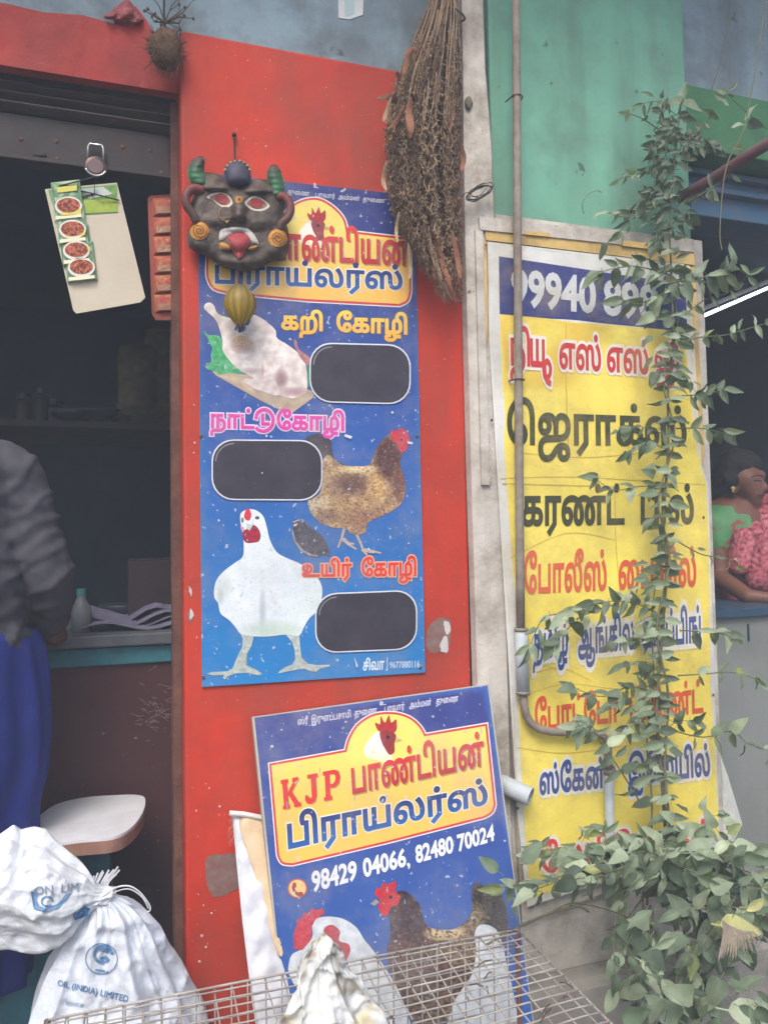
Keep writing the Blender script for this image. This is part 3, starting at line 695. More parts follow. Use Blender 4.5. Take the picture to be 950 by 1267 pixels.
# --- the pictures
def Z(ox, oy, s): return lambda pts: [(ox + a / s, oy + b_ / s) for a, b_ in pts]
def feather(a, b_, s=.15, seed=0, cut=1.6, sx=1., sy=1.):
    return lambda x, y: lerp(a, b_, (fbm(x * sx, y * sy, s, seed) - .5) * cut + .5)
z = Z(240, 360, 5.94); b = MB()
decal(b, z([(140, 590), (450, 620), (890, 740), (870, 790), (730, 890), (640, 880), (480, 800), (160, 620)]), SG, .0008, feather((206, 186, 160), (160, 140, 120), .08), 5)
b.out('chopping_board_picture', PRINT, sign, vc=True)
b = MB(); decal(b, z([(66, 295), (110, 325), (165, 325), (205, 350), (215, 440), (280, 520), (340, 575), (385, 605), (330, 612), (270, 600), (190, 615), (150, 590), (95, 575), (92, 545), (130, 520), (125, 470), (140, 420), (120, 390), (95, 340)]),
                SG, .0010, feather((40, 140, 84), (90, 184, 120), .2, 2, 2.2), 3)
b.out('lettuce_picture', PRINT, sign, vc=True)
b = MB(); decal(b, z([(800, 520), (850, 560), (850, 700), (815, 700)]), SG, .001, feather((30, 110, 90), (60, 150, 120), .2), 4); b.out('lettuce_picture', PRINT, sign, vc=True)
def meat(x, y):
    X, Y = (x - 240) * 5.94, (y - 360) * 5.94
    c = lerp((238, 230, 222), (204, 188, 182), (fbm(x, y, .11, 4) - .3) * 2.0)
    for cx, cy, rx, ry, k, a in ((640, 650, 60, 90, (140, 104, 110), .8), (740, 740, 130, 40, (176, 130, 136), .8), (430, 590, 130, 30, (168, 140, 140), .7), (360, 400, 110, 70, (176, 140, 128), .8), (300, 230, 60, 25, (176, 158, 158), .5), (545, 300, 70, 30, (184, 166, 166), .6), (505, 580, 12, 60, (184, 130, 124), .7), (680, 450, 90, 120, (238, 228, 222), .6)):
        d = ((X - cx) / rx) ** 2 + ((Y - cy) / ry) ** 2
        if d < 1: c = lerp(c, k, a * (1 - d))
    return c
b = MB(); decal(b, z([(75, 125), (85, 95), (120, 85), (150, 110), (165, 150), (200, 180), (270, 200), (340, 240), (400, 250), (430, 180), (480, 190), (550, 240), (600, 290), (610, 345), (680, 390), (760, 450), (810, 510), (830, 600), (830, 730), (800, 760), (720, 790), (630, 765), (600, 770), (520, 745), (430, 710), (375, 670), (380, 645), (440, 640), (350, 590), (270, 520), (215, 440), (210, 360), (175, 240), (140, 190), (95, 150)]),
                SG, .0012, meat, 2.0, True)
b.out('dressed_chicken_picture', PRINT, sign, vc=True)
b = MB(); decal(b, z([(378, 650), (440, 645), (500, 665), (550, 650), (600, 660), (612, 720), (600, 768), (530, 748), (440, 715), (385, 680)]), SG, .0016, feather((236, 222, 214), (200, 180, 176), .15, 8), 3, True)
decal(b, z([(735, 360), (755, 370), (775, 430), (850, 490), (840, 550), (790, 500), (745, 420)]), SG, .0016, feather((190, 140, 140), (150, 90, 100), .2), 3, True)
decal(b, z([(285, 350), (340, 330), (400, 345), (440, 390), (400, 410), (350, 400), (300, 395)]), SG, .0018, feather((226, 196, 160), (190, 146, 110), .6, 3, 2.4), 1.5, True)
b.out('wing_and_giblet_picture', PRINT, sign, vc=True)
# brown hen
z = Z(350, 510, 5.278); b = MB()
decal(b, z([(150, 185), (190, 150), (250, 140), (310, 180), (320, 240), (340, 310), (400, 350), (300, 420), (250, 460), (240, 300)]), SG, .0008, feather((40, 42, 58), (74, 56, 58), .12, 1), 3, True)
def hen(x, y):
    X, Y = (x - 350) * 5.278, (y - 510) * 5.278
    c = lerp((196, 166, 118), (150, 112, 82), fbm(x, y, .12, 5) * 1.5 - .2)
    for cx, cy, rx, ry, k, a in ((450, 470, 150, 90, (104, 76, 68), 1.1), (300, 680, 120, 60, (112, 84, 76), .7), (690, 300, 110, 170, (78, 42, 42), 1.6), (760, 450, 60, 140, (110, 62, 48), 1.2), (500, 370, 160, 35, (226, 206, 160), .9), (620, 490, 90, 110, (212, 168, 104), .7), (250, 590, 90, 60, (206, 196, 160), .6), (560, 700, 160, 90, (140, 98, 82), .8), (190, 620, 40, 90, (210, 206, 180), .6)):
        d = ((X - cx) / rx) ** 2 + ((Y - cy) / ry) ** 2
        if d < 1: c = lerp(c, k, min(1, a * (1 - d)))
    n = fbm(x * .5 + y * .5, y * 1.1 - x * .6, .5, 9, 5); c = lerp(c, (232, 214, 176), max(0, (.42 - n) * 1.2)); return lerp(c, (72, 52, 44), max(0, min(.8, (n - .5) * 1.9)))
decal(b, z([(165, 575), (200, 560), (245, 520), (255, 430), (250, 340), (290, 280), (340, 310), (390, 345), (470, 352), (560, 345), (590, 290), (620, 220), (670, 160), (715, 140), (780, 160), (790, 240), (765, 330), (790, 420), (800, 510), (775, 590), (720, 640), (640, 680), (560, 720), (540, 780), (500, 800), (440, 790), (410, 760), (340, 755), (260, 730), (200, 680), (170, 620)]), SG, .001, hen, 1.2, True)
b.out('brown_hen_picture', PRINT, sign, vc=True)
b = MB(); decal(b, z([(705, 150), (712, 112), (740, 125), (760, 105), (790, 112), (815, 140), (828, 175), (815, 200), (808, 240), (780, 262), (755, 245), (740, 200), (715, 195)]), SG, .0014, feather((214, 40, 60), (170, 30, 50), .3), 2.5, True)
decal(b, z([(812, 188), (850, 198), (845, 210), (815, 205)]), SG, .0015, (214, 214, 200)); decal(b, z(ring(775, 180, 8, n=8)), SG, .0016, (60, 20, 24))
b.out('hen_comb_picture', PRINT, sign, vc=True)
def legs(b, z, L, w, l, col):
    for seg in L:
        p = z(seg); pts = [V(q) for q in p]; le = []; ri = []
        for i, q in enumerate(pts):
            t = (pts[min(i + 1, len(pts) - 1)] - pts[max(0, i - 1)]).normalized(); nn = V((-t.y, t.x)) * w * (1 - .45 * i / len(pts)); le.append(tuple(q + nn)); ri.append(tuple(q - nn))
        decal(b, le + ri[::-1], SG, l, col, 3); l += .00015
b = MB(); legs(b, z, [[(400, 760), (385, 820), (360, 885)], [(385, 825), (430, 865), (480, 895)], [(395, 825), (430, 855), (465, 860)], [(480, 800), (510, 860), (525, 905)], [(515, 895), (550, 932)], [(520, 895), (580, 905), (640, 922)], [(515, 890), (560, 910), (600, 915)]], 1.7, .0012, feather((206, 196, 176), (160, 140, 130), .5))
b.out('hen_legs_picture', PRINT, sign, vc=True)
# quail
b = MB(); decal(b, z([(60, 715), (85, 697), (125, 705), (160, 730), (200, 770), (250, 800), (285, 850), (310, 925), (300, 945), (270, 930), (220, 950), (160, 935), (110, 900), (75, 850), (60, 790), (70, 750)]), SG, .001,
                lambda x, y: lerp((52, 52, 66), (120, 112, 116), (fbm(x, y, .55, 6) - .35) * 1.8), 1.3)
w_ = [(62, 760), (85, 840), (130, 895), (180, 925), (230, 935), (225, 948), (165, 936), (112, 902), (78, 852), (60, 795)]
decal(b, z(w_), SG, .0013, feather((170, 164, 160), (120, 110, 112), .6), 2); decal(b, z([(62, 715), (100, 700), (130, 706), (100, 708), (75, 722)]), SG, .0014, (176, 170, 160))
decal(b, z([(75, 730), (100, 725), (85, 745), (68, 745)]), SG, .0014, (196, 184, 170)); b.out('quail_picture', PRINT, sign, vc=True)
# white hen
z = Z(250, 620, 4.75)
def white(x, y):
    X, Y = (x - 250) * 4.75, (y - 620) * 4.75
    c = lerp((232, 238, 242), (214, 224, 228), fbm(x * .6, y, .07, 2))
    for cx, cy, rx, ry, k, a in ((355, 640, 24, 150, (170, 186, 190), .8), (420, 760, 200, 70, (186, 206, 190), .8), (130, 500, 60, 80, (196, 206, 202), .8), (110, 560, 24, 60, (170, 180, 176), .6), (650, 620, 80, 130, (200, 216, 210), .6), (235, 480, 40, 130, (214, 222, 226), .5), (560, 640, 60, 100, (212, 224, 220), .5)):
        d = ((X - cx) / rx) ** 2 + ((Y - cy) / ry) ** 2
        if d < 1: c = lerp(c, k, a * (1 - d))
    return lerp(c, (190, 200, 204), max(0, (fbm(x, y, .5, 5) - .62) * 2))
b = MB(); decal(b, z([(225, 110), (230, 70), (270, 48), (320, 55), (360, 90), (380, 150), (400, 230), (440, 300), (500, 335), (590, 375), (660, 430), (700, 490), (705, 560), (680, 640), (630, 690), (600, 740), (570, 790), (490, 785), (400, 795), (310, 795), (230, 780), (200, 745), (160, 700), (110, 660), (95, 600), (72, 560), (80, 480), (120, 420), (190, 365), (240, 325), (245, 240), (235, 170)]), SG, .0012, white, 1.6, True)
b.out('white_hen_picture', PRINT, sign, vc=True)
b = MB(); decal(b, z([(250, 75), (262, 45), (280, 50), (290, 80), (280, 112), (262, 112), (248, 95)]), SG, .0016, (210, 50, 66), 3, True)
decal(b, z([(240, 180), (260, 165), (300, 140), (330, 160), (345, 200), (335, 235), (300, 245), (262, 245), (242, 220)]), SG, .0016, feather((190, 36, 66), (120, 30, 50), .35), 2, True)
decal(b, z([(262, 130), (300, 140), (280, 175), (262, 160)]), SG, .0018, (196, 200, 196)); decal(b, z(ring(325, 98, 14, 10, n=8)), SG, .0018, (90, 90, 96)); decal(b, z(ring(238, 112, 8, 16, n=8)), SG, .0018, (120, 120, 124))
decal(b, z([(225, 150), (245, 150), (250, 170), (232, 172)]), SG, .0017, (214, 150, 160)); b.out('white_hen_face_picture', PRINT, sign, vc=True)
b = MB(); lg = feather((204, 212, 204), (150, 160, 154), .3)
decal(b, z([(225, 775), (305, 790), (290, 850), (265, 900), (262, 965), (320, 990), (355, 1015), (330, 1024), (260, 1010), (200, 1012), (150, 1030), (135, 1048), (122, 1040), (130, 1022), (60, 1024), (30, 1014), (60, 1004), (150, 1000), (180, 985), (205, 920), (235, 860), (240, 810)]), SG, .0011, lg, 2.5)
decal(b, z([(490, 780), (572, 780), (575, 850), (585, 920), (620, 955), (680, 965), (750, 960), (752, 970), (690, 985), (670, 1005), (640, 1000), (600, 985), (560, 990), (510, 1000), (450, 1012), (455, 1000), (490, 975), (530, 960), (548, 930), (545, 880), (530, 830)]), SG, .0011, lg, 2.5)
b.out('white_hen_legs_picture', PRINT, sign, vc=True)
b = MB()
for i in range(7):
    x, y = random.uniform(255, 520), random.uniform(390, 840)
    decal(b, ring(x, y, random.uniform(.8, 1.8), random.uniform(.8, 1.6), 7), SG, .0042, (206, 214, 222))
for p in ([(427, 537), (436, 540), (434, 543), (426, 540)], [(438, 812), (443, 824), (441, 826)]): decal(b, p, SG, .0042, (200, 212, 226))
b.out('paint_fleck', PRINT, sign, vc=True, kind='stuff')
b = MB()
for x, y in ((252, 838), (520, 826), (508, 250), (516, 540), (249, 540)): b.ball(SG.at(x, y, .002), .004, 8, sc=(1, .5, 1))
b.out('nail_head', M_rust, sign)

# ================================================================== LEANING BOARD
k1, k2, k3 = U(312, 887, -.035), U(605, 846, -.035), U(346, 1208, -.16)
KB = Plane(k1, k2, k3)
KB.n = KB.n
ux = (k2 - k1).normalized(); dn = (k3 - k1); kz = k3.z
KQ = [(312, 887), (605, 846), (644, 1144), (668, 1335), (359, 1335)]
bot = KB.at(359, 1335)
brd = empty('leaning_board', V((.6, bot.y, bot.z)), 'blue leaning shop board with three chickens standing behind the wire cage', 'sign board')
LB = .0
b = MB(); slab(b, [(312, 887), (605, 846), (644, 1144), (666, 1310), (676, 1400), (366, 1400)], KB, -.0006, .022, (186, 182, 172)); b.out('board_core', mat('board_edge', (176, 172, 162), .8, .2, 10), brd)
def kcol(x, y):
    t = (y - 880) / 330; c = lerp((48, 52, 122), (42, 92, 168), t); 
    if x > 622 + (y - 1000) * .15: c = lerp(c, (52, 128, 206), .6)
    return lerp(c, (70, 100, 160), fbm(x, y, .03, 6) * .4)
b = MB(); decal(b, [(315, 888), (603, 848), (643, 1144), (665, 1310), (675, 1400), (368, 1400)], KB, 0, kcol, 12); b.out('printed_ground', PRINT, brd, vc=True)
z = Z(280, 840, 2.5)
pan = z([(140, 268), (372, 226)] + spline([(372, 226), (384, 184), (412, 142), (460, 114), (520, 110), (566, 124), (596, 150), (612, 178)], 4, False)[1:] + [(800, 146), (826, 388)] + spline([(826, 388), (818, 410), (796, 424)], 4, False)[1:] + [(500, 500), (204, 570)] + spline([(204, 570), (176, 566), (164, 545)], 4, False)[1:])
panel(pan, KB, .0005, brd)
rooster_head(KB, .0016, 478, 918, 1.0, brd)
text('ஸ்ரீ  இருளப்பசாமி  துணை.    பாவார்   அம்மன்   துணை', [(368, 887), (567, 858), (567, 871), (369, 901)], KB, .001, (206, 206, 220), .014, brd)
text('உ', z([(474, 70), (494, 68), (494, 80), (474, 82)]), KB, .001, (206, 206, 220), .02, brd)
# slab lettering K J P drawn with serifs
def slabs(quad, surf, l, col, sh, parent):
    K = [[(0, 0), (.34, 0), (.34, .1), (.27, .1), (.27, .9), (.34, .9), (.34, 1), (0, 1), (0, .9), (.07, .9), (.07, .1), (0, .1)],
         [(.22, .42), (.3, .52), (.72, .95), (.72, .9), (.62, .9), (.62, 1), (.9, 1), (.9, .9), (.84, .9), (.5, .55), (.86, .1), (.95, .1), (.95, 0), (.62, 0), (.62, .1), (.36, .46)]]
    J = [[(.3, .9), (.3, 1), (.8, 1), (.8, .9), (.7, .9), (.7, .25), (.6, .06), (.4, 0), (.2, .03), (.1, .15), (.12, .3), (.25, .3), (.3, .2), (.4, .15), (.48, .22), (.48, .9)]]
    P = [[(0, 0), (.4, 0), (.4, .1), (.3, .1), (.3, .9), (.1, .9), (.1, .1), (0, .1)], [(0, .9), (0, 1), (.6, 1), (.8, .93), (.88, .74), (.8, .52), (.6, .42), (.25, .42), (.25, .52), (.52, .52), (.64, .6), (.68, .72), (.64, .84), (.52, .9)]]
    TL, TR, BR, BL = [V(q) for q in quad]
    b = MB()
    for i, G in enumerate((K, J, P)):
        for j, c in enumerate(G):
            o = []
            for x, y in c:
                u = (i + x * .88) / 3 * 1.04; v = 1 - y; p = (TL * (1 - u) + TR * u) * (1 - v) + (BL * (1 - u) + BR * u) * v; o.append((p.x, p.y))
            decal(b, [(x + 1.6, y + 1.8) for x, y in o], surf, l - .0004 - j * .00005, sh); decal(b, grow(o, .7), surf, l + j * .00008, col)
    b.out('slab_lettering', PRINT, parent, vc=True)
slabs([(348, 966), (423, 951), (424, 986), (351, 1001)], KB, .0018, (206, 48, 48), (180, 150, 70), brd)
text('பாண்டியன்', [(433, 935), (597, 902), (599, 948), (436, 984)], KB, .0018, RED1, .028, brd, shadow=(180, 150, 70))
text('பிராய்லர்ஸ்', [(354, 1005), (602, 960), (604, 1003), (357, 1062)], KB, .002, NAVY, .034, brd, halo=(226, 224, 210), hw=.03)
for s_, xa, xb, ya, yb, ha, hb in (('98429', 262, 402, 596, 560, 66, 62), ('04066', 420, 554, 556, 522, 60, 58), (',', 557, 567, 570, 568, 18, 18), ('82480', 582, 700, 516, 484, 56, 54), ('70024', 712, 827, 482, 450, 54, 50)):
    text(s_, z([(xa, ya), (xb, yb), (xb + 3, yb + hb), (xa + 5, ya + ha)]), KB, .0012, (222, 224, 228), .034, brd)
b = MB(); decal(b, z(ring(220, 648, 30)), KB, .001, (204, 92, 60)); decal(b, z(ring(220, 648, 26)), KB, .0013, (240, 196, 120))
decal(b, z([(208, 630), (216, 632), (216, 644), (212, 648), (220, 660), (228, 658), (238, 662), (234, 672), (222, 672), (208, 660), (203, 644)]), KB, .0016, (150, 52, 44), None, True); b.out('phone_symbol', PRINT, brd, vc=True)
z = Z(340, 1070, 2.794); zz = z
b = MB(); decal(b, z([(48, 345), (60, 310), (95, 290), (130, 250), (130, 200), (165, 180), (230, 185), (280, 215), (310, 260), (350, 310), (420, 420), (460, 520), (480, 620), (480, 760), (200, 760), (150, 500), (80, 430), (50, 380)]), KB, .0010, feather((216, 222, 226), (184, 192, 198), .1, 3), 3, True)
b.out('white_rooster_picture', PRINT, brd, vc=True)
b = MB(); decal(b, z([(66, 290), (64, 240), (78, 205), (74, 190), (95, 185), (100, 162), (118, 170), (128, 145), (140, 158), (165, 150), (172, 168), (140, 190), (128, 215), (125, 260), (95, 295)]), KB, .0014, feather((206, 76, 86), (170, 50, 66), .25), 2.5)
decal(b, z([(175, 215), (200, 208), (225, 230), (222, 262), (255, 275), (260, 300), (240, 340), (215, 335), (195, 300), (200, 260), (170, 235)]), KB, .0014, feather((196, 90, 96), (150, 60, 70), .3), 2.5, True)
b.out('white_rooster_comb_picture', PRINT, brd, vc=True)
def broo(x, y):
    X, Y = (x - 340) * 2.794, (y - 1070) * 2.794; c = lerp((128, 104, 82), (84, 66, 58), fbm(x, y, .12, 3) * 1.6 - .3)
    for cx, cy, rx, ry, k, a in ((450, 180, 110, 130, (58, 34, 40), 2), (590, 235, 90, 36, (206, 184, 140), 1.3), (760, 130, 110, 120, (58, 54, 52), 1.6), (690, 180, 60, 60, (150, 134, 104), .8), (440, 300, 60, 60, (104, 66, 54), 1), (640, 300, 110, 60, (150, 124, 84), .8), (560, 400, 160, 90, (100, 76, 62), 1)):
        d = ((X - cx) / rx) ** 2 + ((Y - cy) / ry) ** 2
        if d < 1: c = lerp(c, k, min(1, a * (1 - d)))
    n = fbm(x * .8 - y * .4, y, .33, 4, 5); c = lerp(c, (190, 172, 140), max(0, (.42 - n) * 1.4)); return lerp(c, (44, 34, 32), max(0, (n - .5) * 3))
b = MB(); decal(b, z([(395, 180), (400, 120), (430, 90), (465, 100), (500, 140), (525, 210), (600, 225), (650, 205), (680, 160), (680, 90), (700, 60), (740, 90), (780, 100), (800, 160), (800, 230), (760, 330), (700, 420), (640, 470), (600, 540), (520, 560), (470, 520), (430, 440), (400, 370), (388, 300), (400, 240)]), KB, .0011, broo, 1.4, True)
b.out('brown_rooster_picture', PRINT, brd, vc=True)
b = MB(); decal(b, z([(345, 100), (352, 78), (366, 84), (372, 62), (392, 68), (416, 54), (422, 76), (412, 88), (436, 110), (425, 140), (402, 145), (390, 178), (370, 178), (358, 150), (362, 120)]), KB, .0016, feather((204, 44, 50), (160, 36, 44), .25), 2.5)
decal(b, z([(330, 135), (350, 118), (360, 130), (345, 142)]), KB, .0017, (150, 140, 130)); decal(b, z(ring(400, 112, 7, n=8)), KB, .0018, (40, 16, 18)); b.out('brown_rooster_comb_picture', PRINT, brd, vc=True)
b = MB(); decal(b, z([(690, 240), (705, 210), (735, 208), (765, 225), (785, 270), (800, 340), (830, 480), (840, 640), (600, 640), (610, 500), (640, 440), (680, 380), (695, 300)]), KB, .0014, feather((214, 220, 224), (182, 190, 198), .12, 7), 3, True)
b.out('white_hen_tail_picture', PRINT, brd, vc=True)
b = MB()
for i in range(26):
    x, y = random.uniform(330, 600), random.uniform(890, 1190); w = random.uniform(.8, 2.2)
    if random.random() < .7: decal(b, ring(x, y, w, w * random.uniform(.5, 1), 6), KB, .0024, (176, 186, 206))
    else: h = random.uniform(3, 9); decal(b, [(x, y), (x + 1, y), (x + 1 + h * .1, y + h), (x + h * .1, y + h)], KB, .0024, (140, 160, 196))
b.out('scratch_mark', PRINT, brd, vc=True, kind='stuff')
# white wrapped sheet standing behind its left edge
WP = Plane(U(290, 1010, -.05), U(330, 1012, -.05), U(318, 1240, -.20)); 
ws = empty('wrapped_panel', WP.at(330, 1300), 'white plastic wrapped tan panel leaning on the red pillar behind the blue board', 'panel')
b = MB(); pillow(b, [(287, 1008), (300, 1006), (340, 1014), (352, 1140), (364, 1300), (322, 1300), (312, 1240), (300, 1140), (293, 1070)], WP, -.03, .016, lambda x, y: lerp((214, 214, 218), (190, 194, 204), fbm(x, y, .05)), 5, smooth=False,
                bumpf=lambda x, y: noise.noise(V((x * .06, y * .035, 2))) * .014 + noise.noise(V((x * .2, y * .1, 2))) * .004)
M_poly = mat('white_plastic_wrap', vcol=True, rough=.45, var=.1, vs=15, bump=.25, bs=30)
b.out('plastic_wrap', M_poly, ws, True, True)
b = MB(); pillow(b, [(296, 1016), (330, 1022), (346, 1090), (350, 1180), (336, 1160), (318, 1090)], WP, -.014, .008, lambda x, y: lerp((214, 190, 156), (196, 172, 140), fbm(x, y, .05)), 5, bumpf=lambda x, y: noise.noise(V((x * .05, y * .03, 5))) * .006)
b.out('tan_board', FLESH, ws, True, True)
MB().tube([WP.at(284, 1006, -.01), WP.at(300, 1007, -.008), WP.at(342, 1015, -.01)], .006, 8).out('rolled_edge', mat('plastic_roll', (206, 204, 200), .5), ws)
b = MB()
for i in range(9): p = WP.at(287 + random.uniform(-2, 3), 1010 + i * 3.5, 0); b.tube([p, p + V((-.006 * random.random() - .002, -.004, -.008)), p + V((-.012 * random.random(), -.002, -.016))], .0006, 3)
b.out('frayed_thread', mat('thread', (170, 140, 120), .9), ws)

# ================================================================== BANNER
BN = Wall(-.032)
ban = empty('shop_banner', V((1.3, -.03, .54)), 'yellow cloth banner with Tamil lettering and phone number in a white wooden frame', 'banner')
FRQ = [(593, 268), (858, 297), (873, 560), (883, 800), (892, 1052), (640, 1140), (622, 900), (605, 600)]
b = MB(); slab(b, [(598, 268), (857, 296), (892, 1052), (646, 1142)], BN, -.004, .014); b.out('backing_board', M_white, ban)
M_wood = mat('yellowed_wood', (206, 176, 110), .7, .2, 12, grime=(120, 90, 60), ga=.5, gs=10, bump=.3, bs=50)
for nm, q, l, m_ in (('top_batten', [(593, 268), (858, 297), (858.5, 312), (594, 284)], .012, M_white), ('wood_strip', [(600, 285), (858, 313), (859, 328), (601, 297)], .008, M_wood),
                    ('side_batten', [(588, 284), (597, 285), (606, 600), (596, 600)], .010, M_white), ('side_strip', [(597.5, 298), (602, 299), (603, 420), (598, 440)], .006, M_wood),
                    ('side_strip', [(847, 328), (853, 329), (868, 585), (862, 585)], .006, mat('aged_lath', (216, 206, 184), .7, .15, 10, grime=(130, 120, 100), ga=.5)), ('side_strip', [(853.5, 330), (859, 331), (871.5, 560), (868, 585)], .005, M_wood)):
    b = MB(); slab(b, q, BN, l, .010); b.out(nm, m_, ban)
b = MB(); slab(b, [(650, 285), (680, 288), (680, 293), (650, 290)], BN, .014, .004); b.out('broken_lath', M_wood, ban); b = MB(); slab(b, [(770, 297), (812, 302), (812, 309), (770, 304)], BN, .016, .006); b.out('broken_lath', M_wood, ban)
# the cloth: a gridded sheet with soft waves
class Cloth(Plane):
    def __init__(s, y): s.o = V((0, y, 0)); s.n = V((0, -1, 0)); s.y = y
    def at(s, px, py, lift=0.0):
        p = Plane.at(s, px, py, 0)
        w = .005 * noise.noise(V((p.x * 2.5, p.z * 2.2, 4))) + .0012 * noise.noise(V((p.x * 4, p.z * 9, 9)))
        return Plane.at(s, px, py, lift + w + .006)
CL = Cloth(-.036)
def ycol(x, y):
    c = lerp((240, 222, 96), (236, 214, 100), fbm(x, y, .01)); return lerp(c, (220, 186, 70), max(0, min(1, (fbm(x, y, .012, 8) - .5) * 3)) * (1 if y < 480 else .25))
b = MB(); decal(b, [(603, 299), (846, 327), (862, 560), (876, 600), (890, 1046), (652, 1122), (640, 1010), (618, 640), (605, 420)], CL, 0, lambda x, y: lerp((222, 222, 216), (196, 196, 190), fbm(x, y, .03, 2)), 7); b.out('white_margin', FLEX, ban, vc=True)
b = MB(); decal(b, [(618, 388), (846, 410), (862, 560), (873, 600), (878, 700), (886, 960), (888, 1010), (888, 1036), (655, 1112), (645, 960), (634, 700), (624, 560)], CL, .0006, ycol, 7); b.out('yellow_field', FLEX, ban, vc=True)
b = MB(); decal(b, [(617, 317), (848, 352), (850, 410.5), (618, 388.5)], CL, .001, lambda x, y: lerp((44, 52, 112), (54, 62, 120), fbm(x, y, .03)), 9); b.out('navy_band', FLEX, ban, vc=True)
b = MB(); crs = [[(619, 592), (700, 590), (780, 594), (872, 600)], [(621, 598), (680, 600), (760, 602)], [(632, 690), (700, 660), (760, 668)], [(645, 840), (690, 826), (730, 842)], [(650, 860), (700, 846), (760, 852), (800, 846)], [(640, 560), (720, 566), (800, 560)], [(700, 400), (700, 470), (703, 560)], [(640, 925), (700, 932), (780, 922)], [(660, 830), (676, 824), (690, 830)], [(760, 600), (762, 680), (770, 760)]]
for c_ in crs:
    P_ = spline(c_, 6, False); w_ = random.uniform(.35, .8); decal(b, [(x, y - w_) for x, y in P_] + [(x, y + w_) for x, y in P_[::-1]] if abs(c_[0][0] - c_[-1][0]) > 20 else [(x - w_, y) for x, y in P_] + [(x + w_, y) for x, y in P_[::-1]], CL, .0014, (206, 180, 76))
b.out('fold_line', FLEX, ban, vc=True)
text('99940', [(632, 331), (737, 343), (737, 389), (632, 378)], CL, .0024, (200, 204, 206), .035, ban, m=FLEX)
text('898', [(746, 345), (813, 353), (813, 398), (746, 390)], CL, .0024, (200, 204, 206), .035, ban, m=FLEX)
W9 = (226, 222, 210); REDB = (196, 52, 50); OR = (214, 88, 54); BLK = (62, 66, 38); NV = (56, 78, 138)
text(['நி', '#yuu', .35, 'எஸ்.', .04, 'எஸ்.', .04, 'ஜி.'], [(630, 401), (846, 424), (847, 486), (631, 476)], CL, .0028, REDB, .028, ban, m=FLEX, halo=W9, hw=.075)
text('ஜெராக்ஸ்', [(627, 490), (848, 500), (850, 570), (627, 572)], CL, .0022, BLK, .030, ban, m=FLEX)
text('கரண்ட்  பில்', [(645, 596), (858, 596), (858, 660), (645, 664)], CL, .0022, BLK, .034, ban, m=FLEX)
text('போலீஸ்  பையில்', [(648, 681), (861, 673), (861, 726), (648, 736)], CL, .0022, OR, .028, ban, m=FLEX)
text('தமிழ்,  ஆங்கில  டைப்பிங்', [(659, 770), (866, 746), (867, 812), (659, 833)], CL, .0028, NV, .032, ban, m=FLEX, halo=W9, hw=.13)
text('போட்டோ  பிரிண்ட்', [(661, 862), (869, 838), (870, 892), (662, 915)], CL, .0022, OR, .03, ban, m=FLEX)
text('ஸ்கேன்  /  இமெயில்', [(667, 944), (877, 917), (879, 975), (667, 998)], CL, .0028, NV, .034, ban, m=FLEX, halo=W9, hw=.10)
text('லேமினேசன்', [(668, 1040), (878, 1010), (879, 1050), (670, 1082)], CL, .0028, (206, 66, 62), .026, ban, m=FLEX, halo=W9, hw=.10)
for x, y in ((601, 303), (845, 331), (870, 640), (882, 860), (608, 520), (640, 1000)): 
    MB().ball(CL.at(x, y, .002), .004, 8, sc=(1, .5, 1)).out('nail_head', M_rust, ban)
# white paper edge sticking out beside the banner's foot
b = MB(); S = Wall(.012); pillow(b, [(889, 930), (900, 960), (918, 1020), (905, 1046), (893, 1050)], S, 0, .006, (206, 206, 198), 5, smooth=False, bumpf=lambda x, y: noise.noise(V((x * .1, y * .05, 1))) * .006)
b.out('loose_white_sheet', M_poly, None, False, True, label='loose white plastic sheet corner poking out right of the yellow banner foot', cat='plastic sheet', base=S.at(900, 1048))

# ================================================================== CONDUIT AND DRAIN STUB
pipe = empty('conduit_pipe', U(646, 905, -.06), 'thin brown conduit pipe running down in front of the yellow banner', 'pipe')
M_pipe = mat('weathered_pipe', (142, 134, 122), .7, .25, 30, grime=(110, 84, 70), ga=.6, gs=20, bump=.3, bs=90); M_pvc = mat('grey_pvc', (176, 184, 188), .5, .12, 12, grime=(130, 124, 116), ga=.4, gs=10)
yp = -.062
MB().tube([U(637, -40, yp), U(638.5, 60, yp), U(640, 300, yp), U(641.5, 500, yp), U(643, 700, yp), U(644, 782, yp)], .0115, 12).out('upper_conduit', M_pipe, pipe, True)
MB().tube([U(644.5, 779, yp), U(647, 857, yp)], .0170, 16).out('coupler', M_pvc, pipe, True)
for y in (779, 857): MB().tube([U(644.6 if y < 800 else 647, y - 2, yp), U(644.6 if y < 800 else 647, y + 2, yp)], .0185, 16).out('coupler_rim', M_pipe, pipe, True)
MB().tube([U(*p, yp) for p in [(647, 856), (648, 872), (651, 885), (657, 895), (667, 902), (680, 905), (700, 906), (728, 907)]], .0105, 12).out('lower_conduit', M_pipe, pipe, True)
MB().tube([U(*p, yp) for p in [(728, 907), (742, 908), (750, 914), (752, 926), (753, 955)]], .0105, 12).out('elbow', M_pipe, pipe, True)
MB().tube([U(753, 951, yp), U(754, 954, yp), U(754, 958, yp)], .0165, 14).out('coupler_rim', M_pipe, pipe, True)
MB().tube([U(753, 958, yp), U(755, 1120, yp)], .0125, 14).out('down_conduit', M_pvc, pipe, True)
for py in (120, 470): 
    p = U(639 + py * .005, py, yp); MB().tube([p + V((-.02, .03, 0)), p + V((-.014, -.006, 0)), p + V((0, -.014, 0)), p + V((.014, -.006, 0)), p + V((.02, .03, 0))], .002, 5).out('pipe_clip', M_rust, pipe)
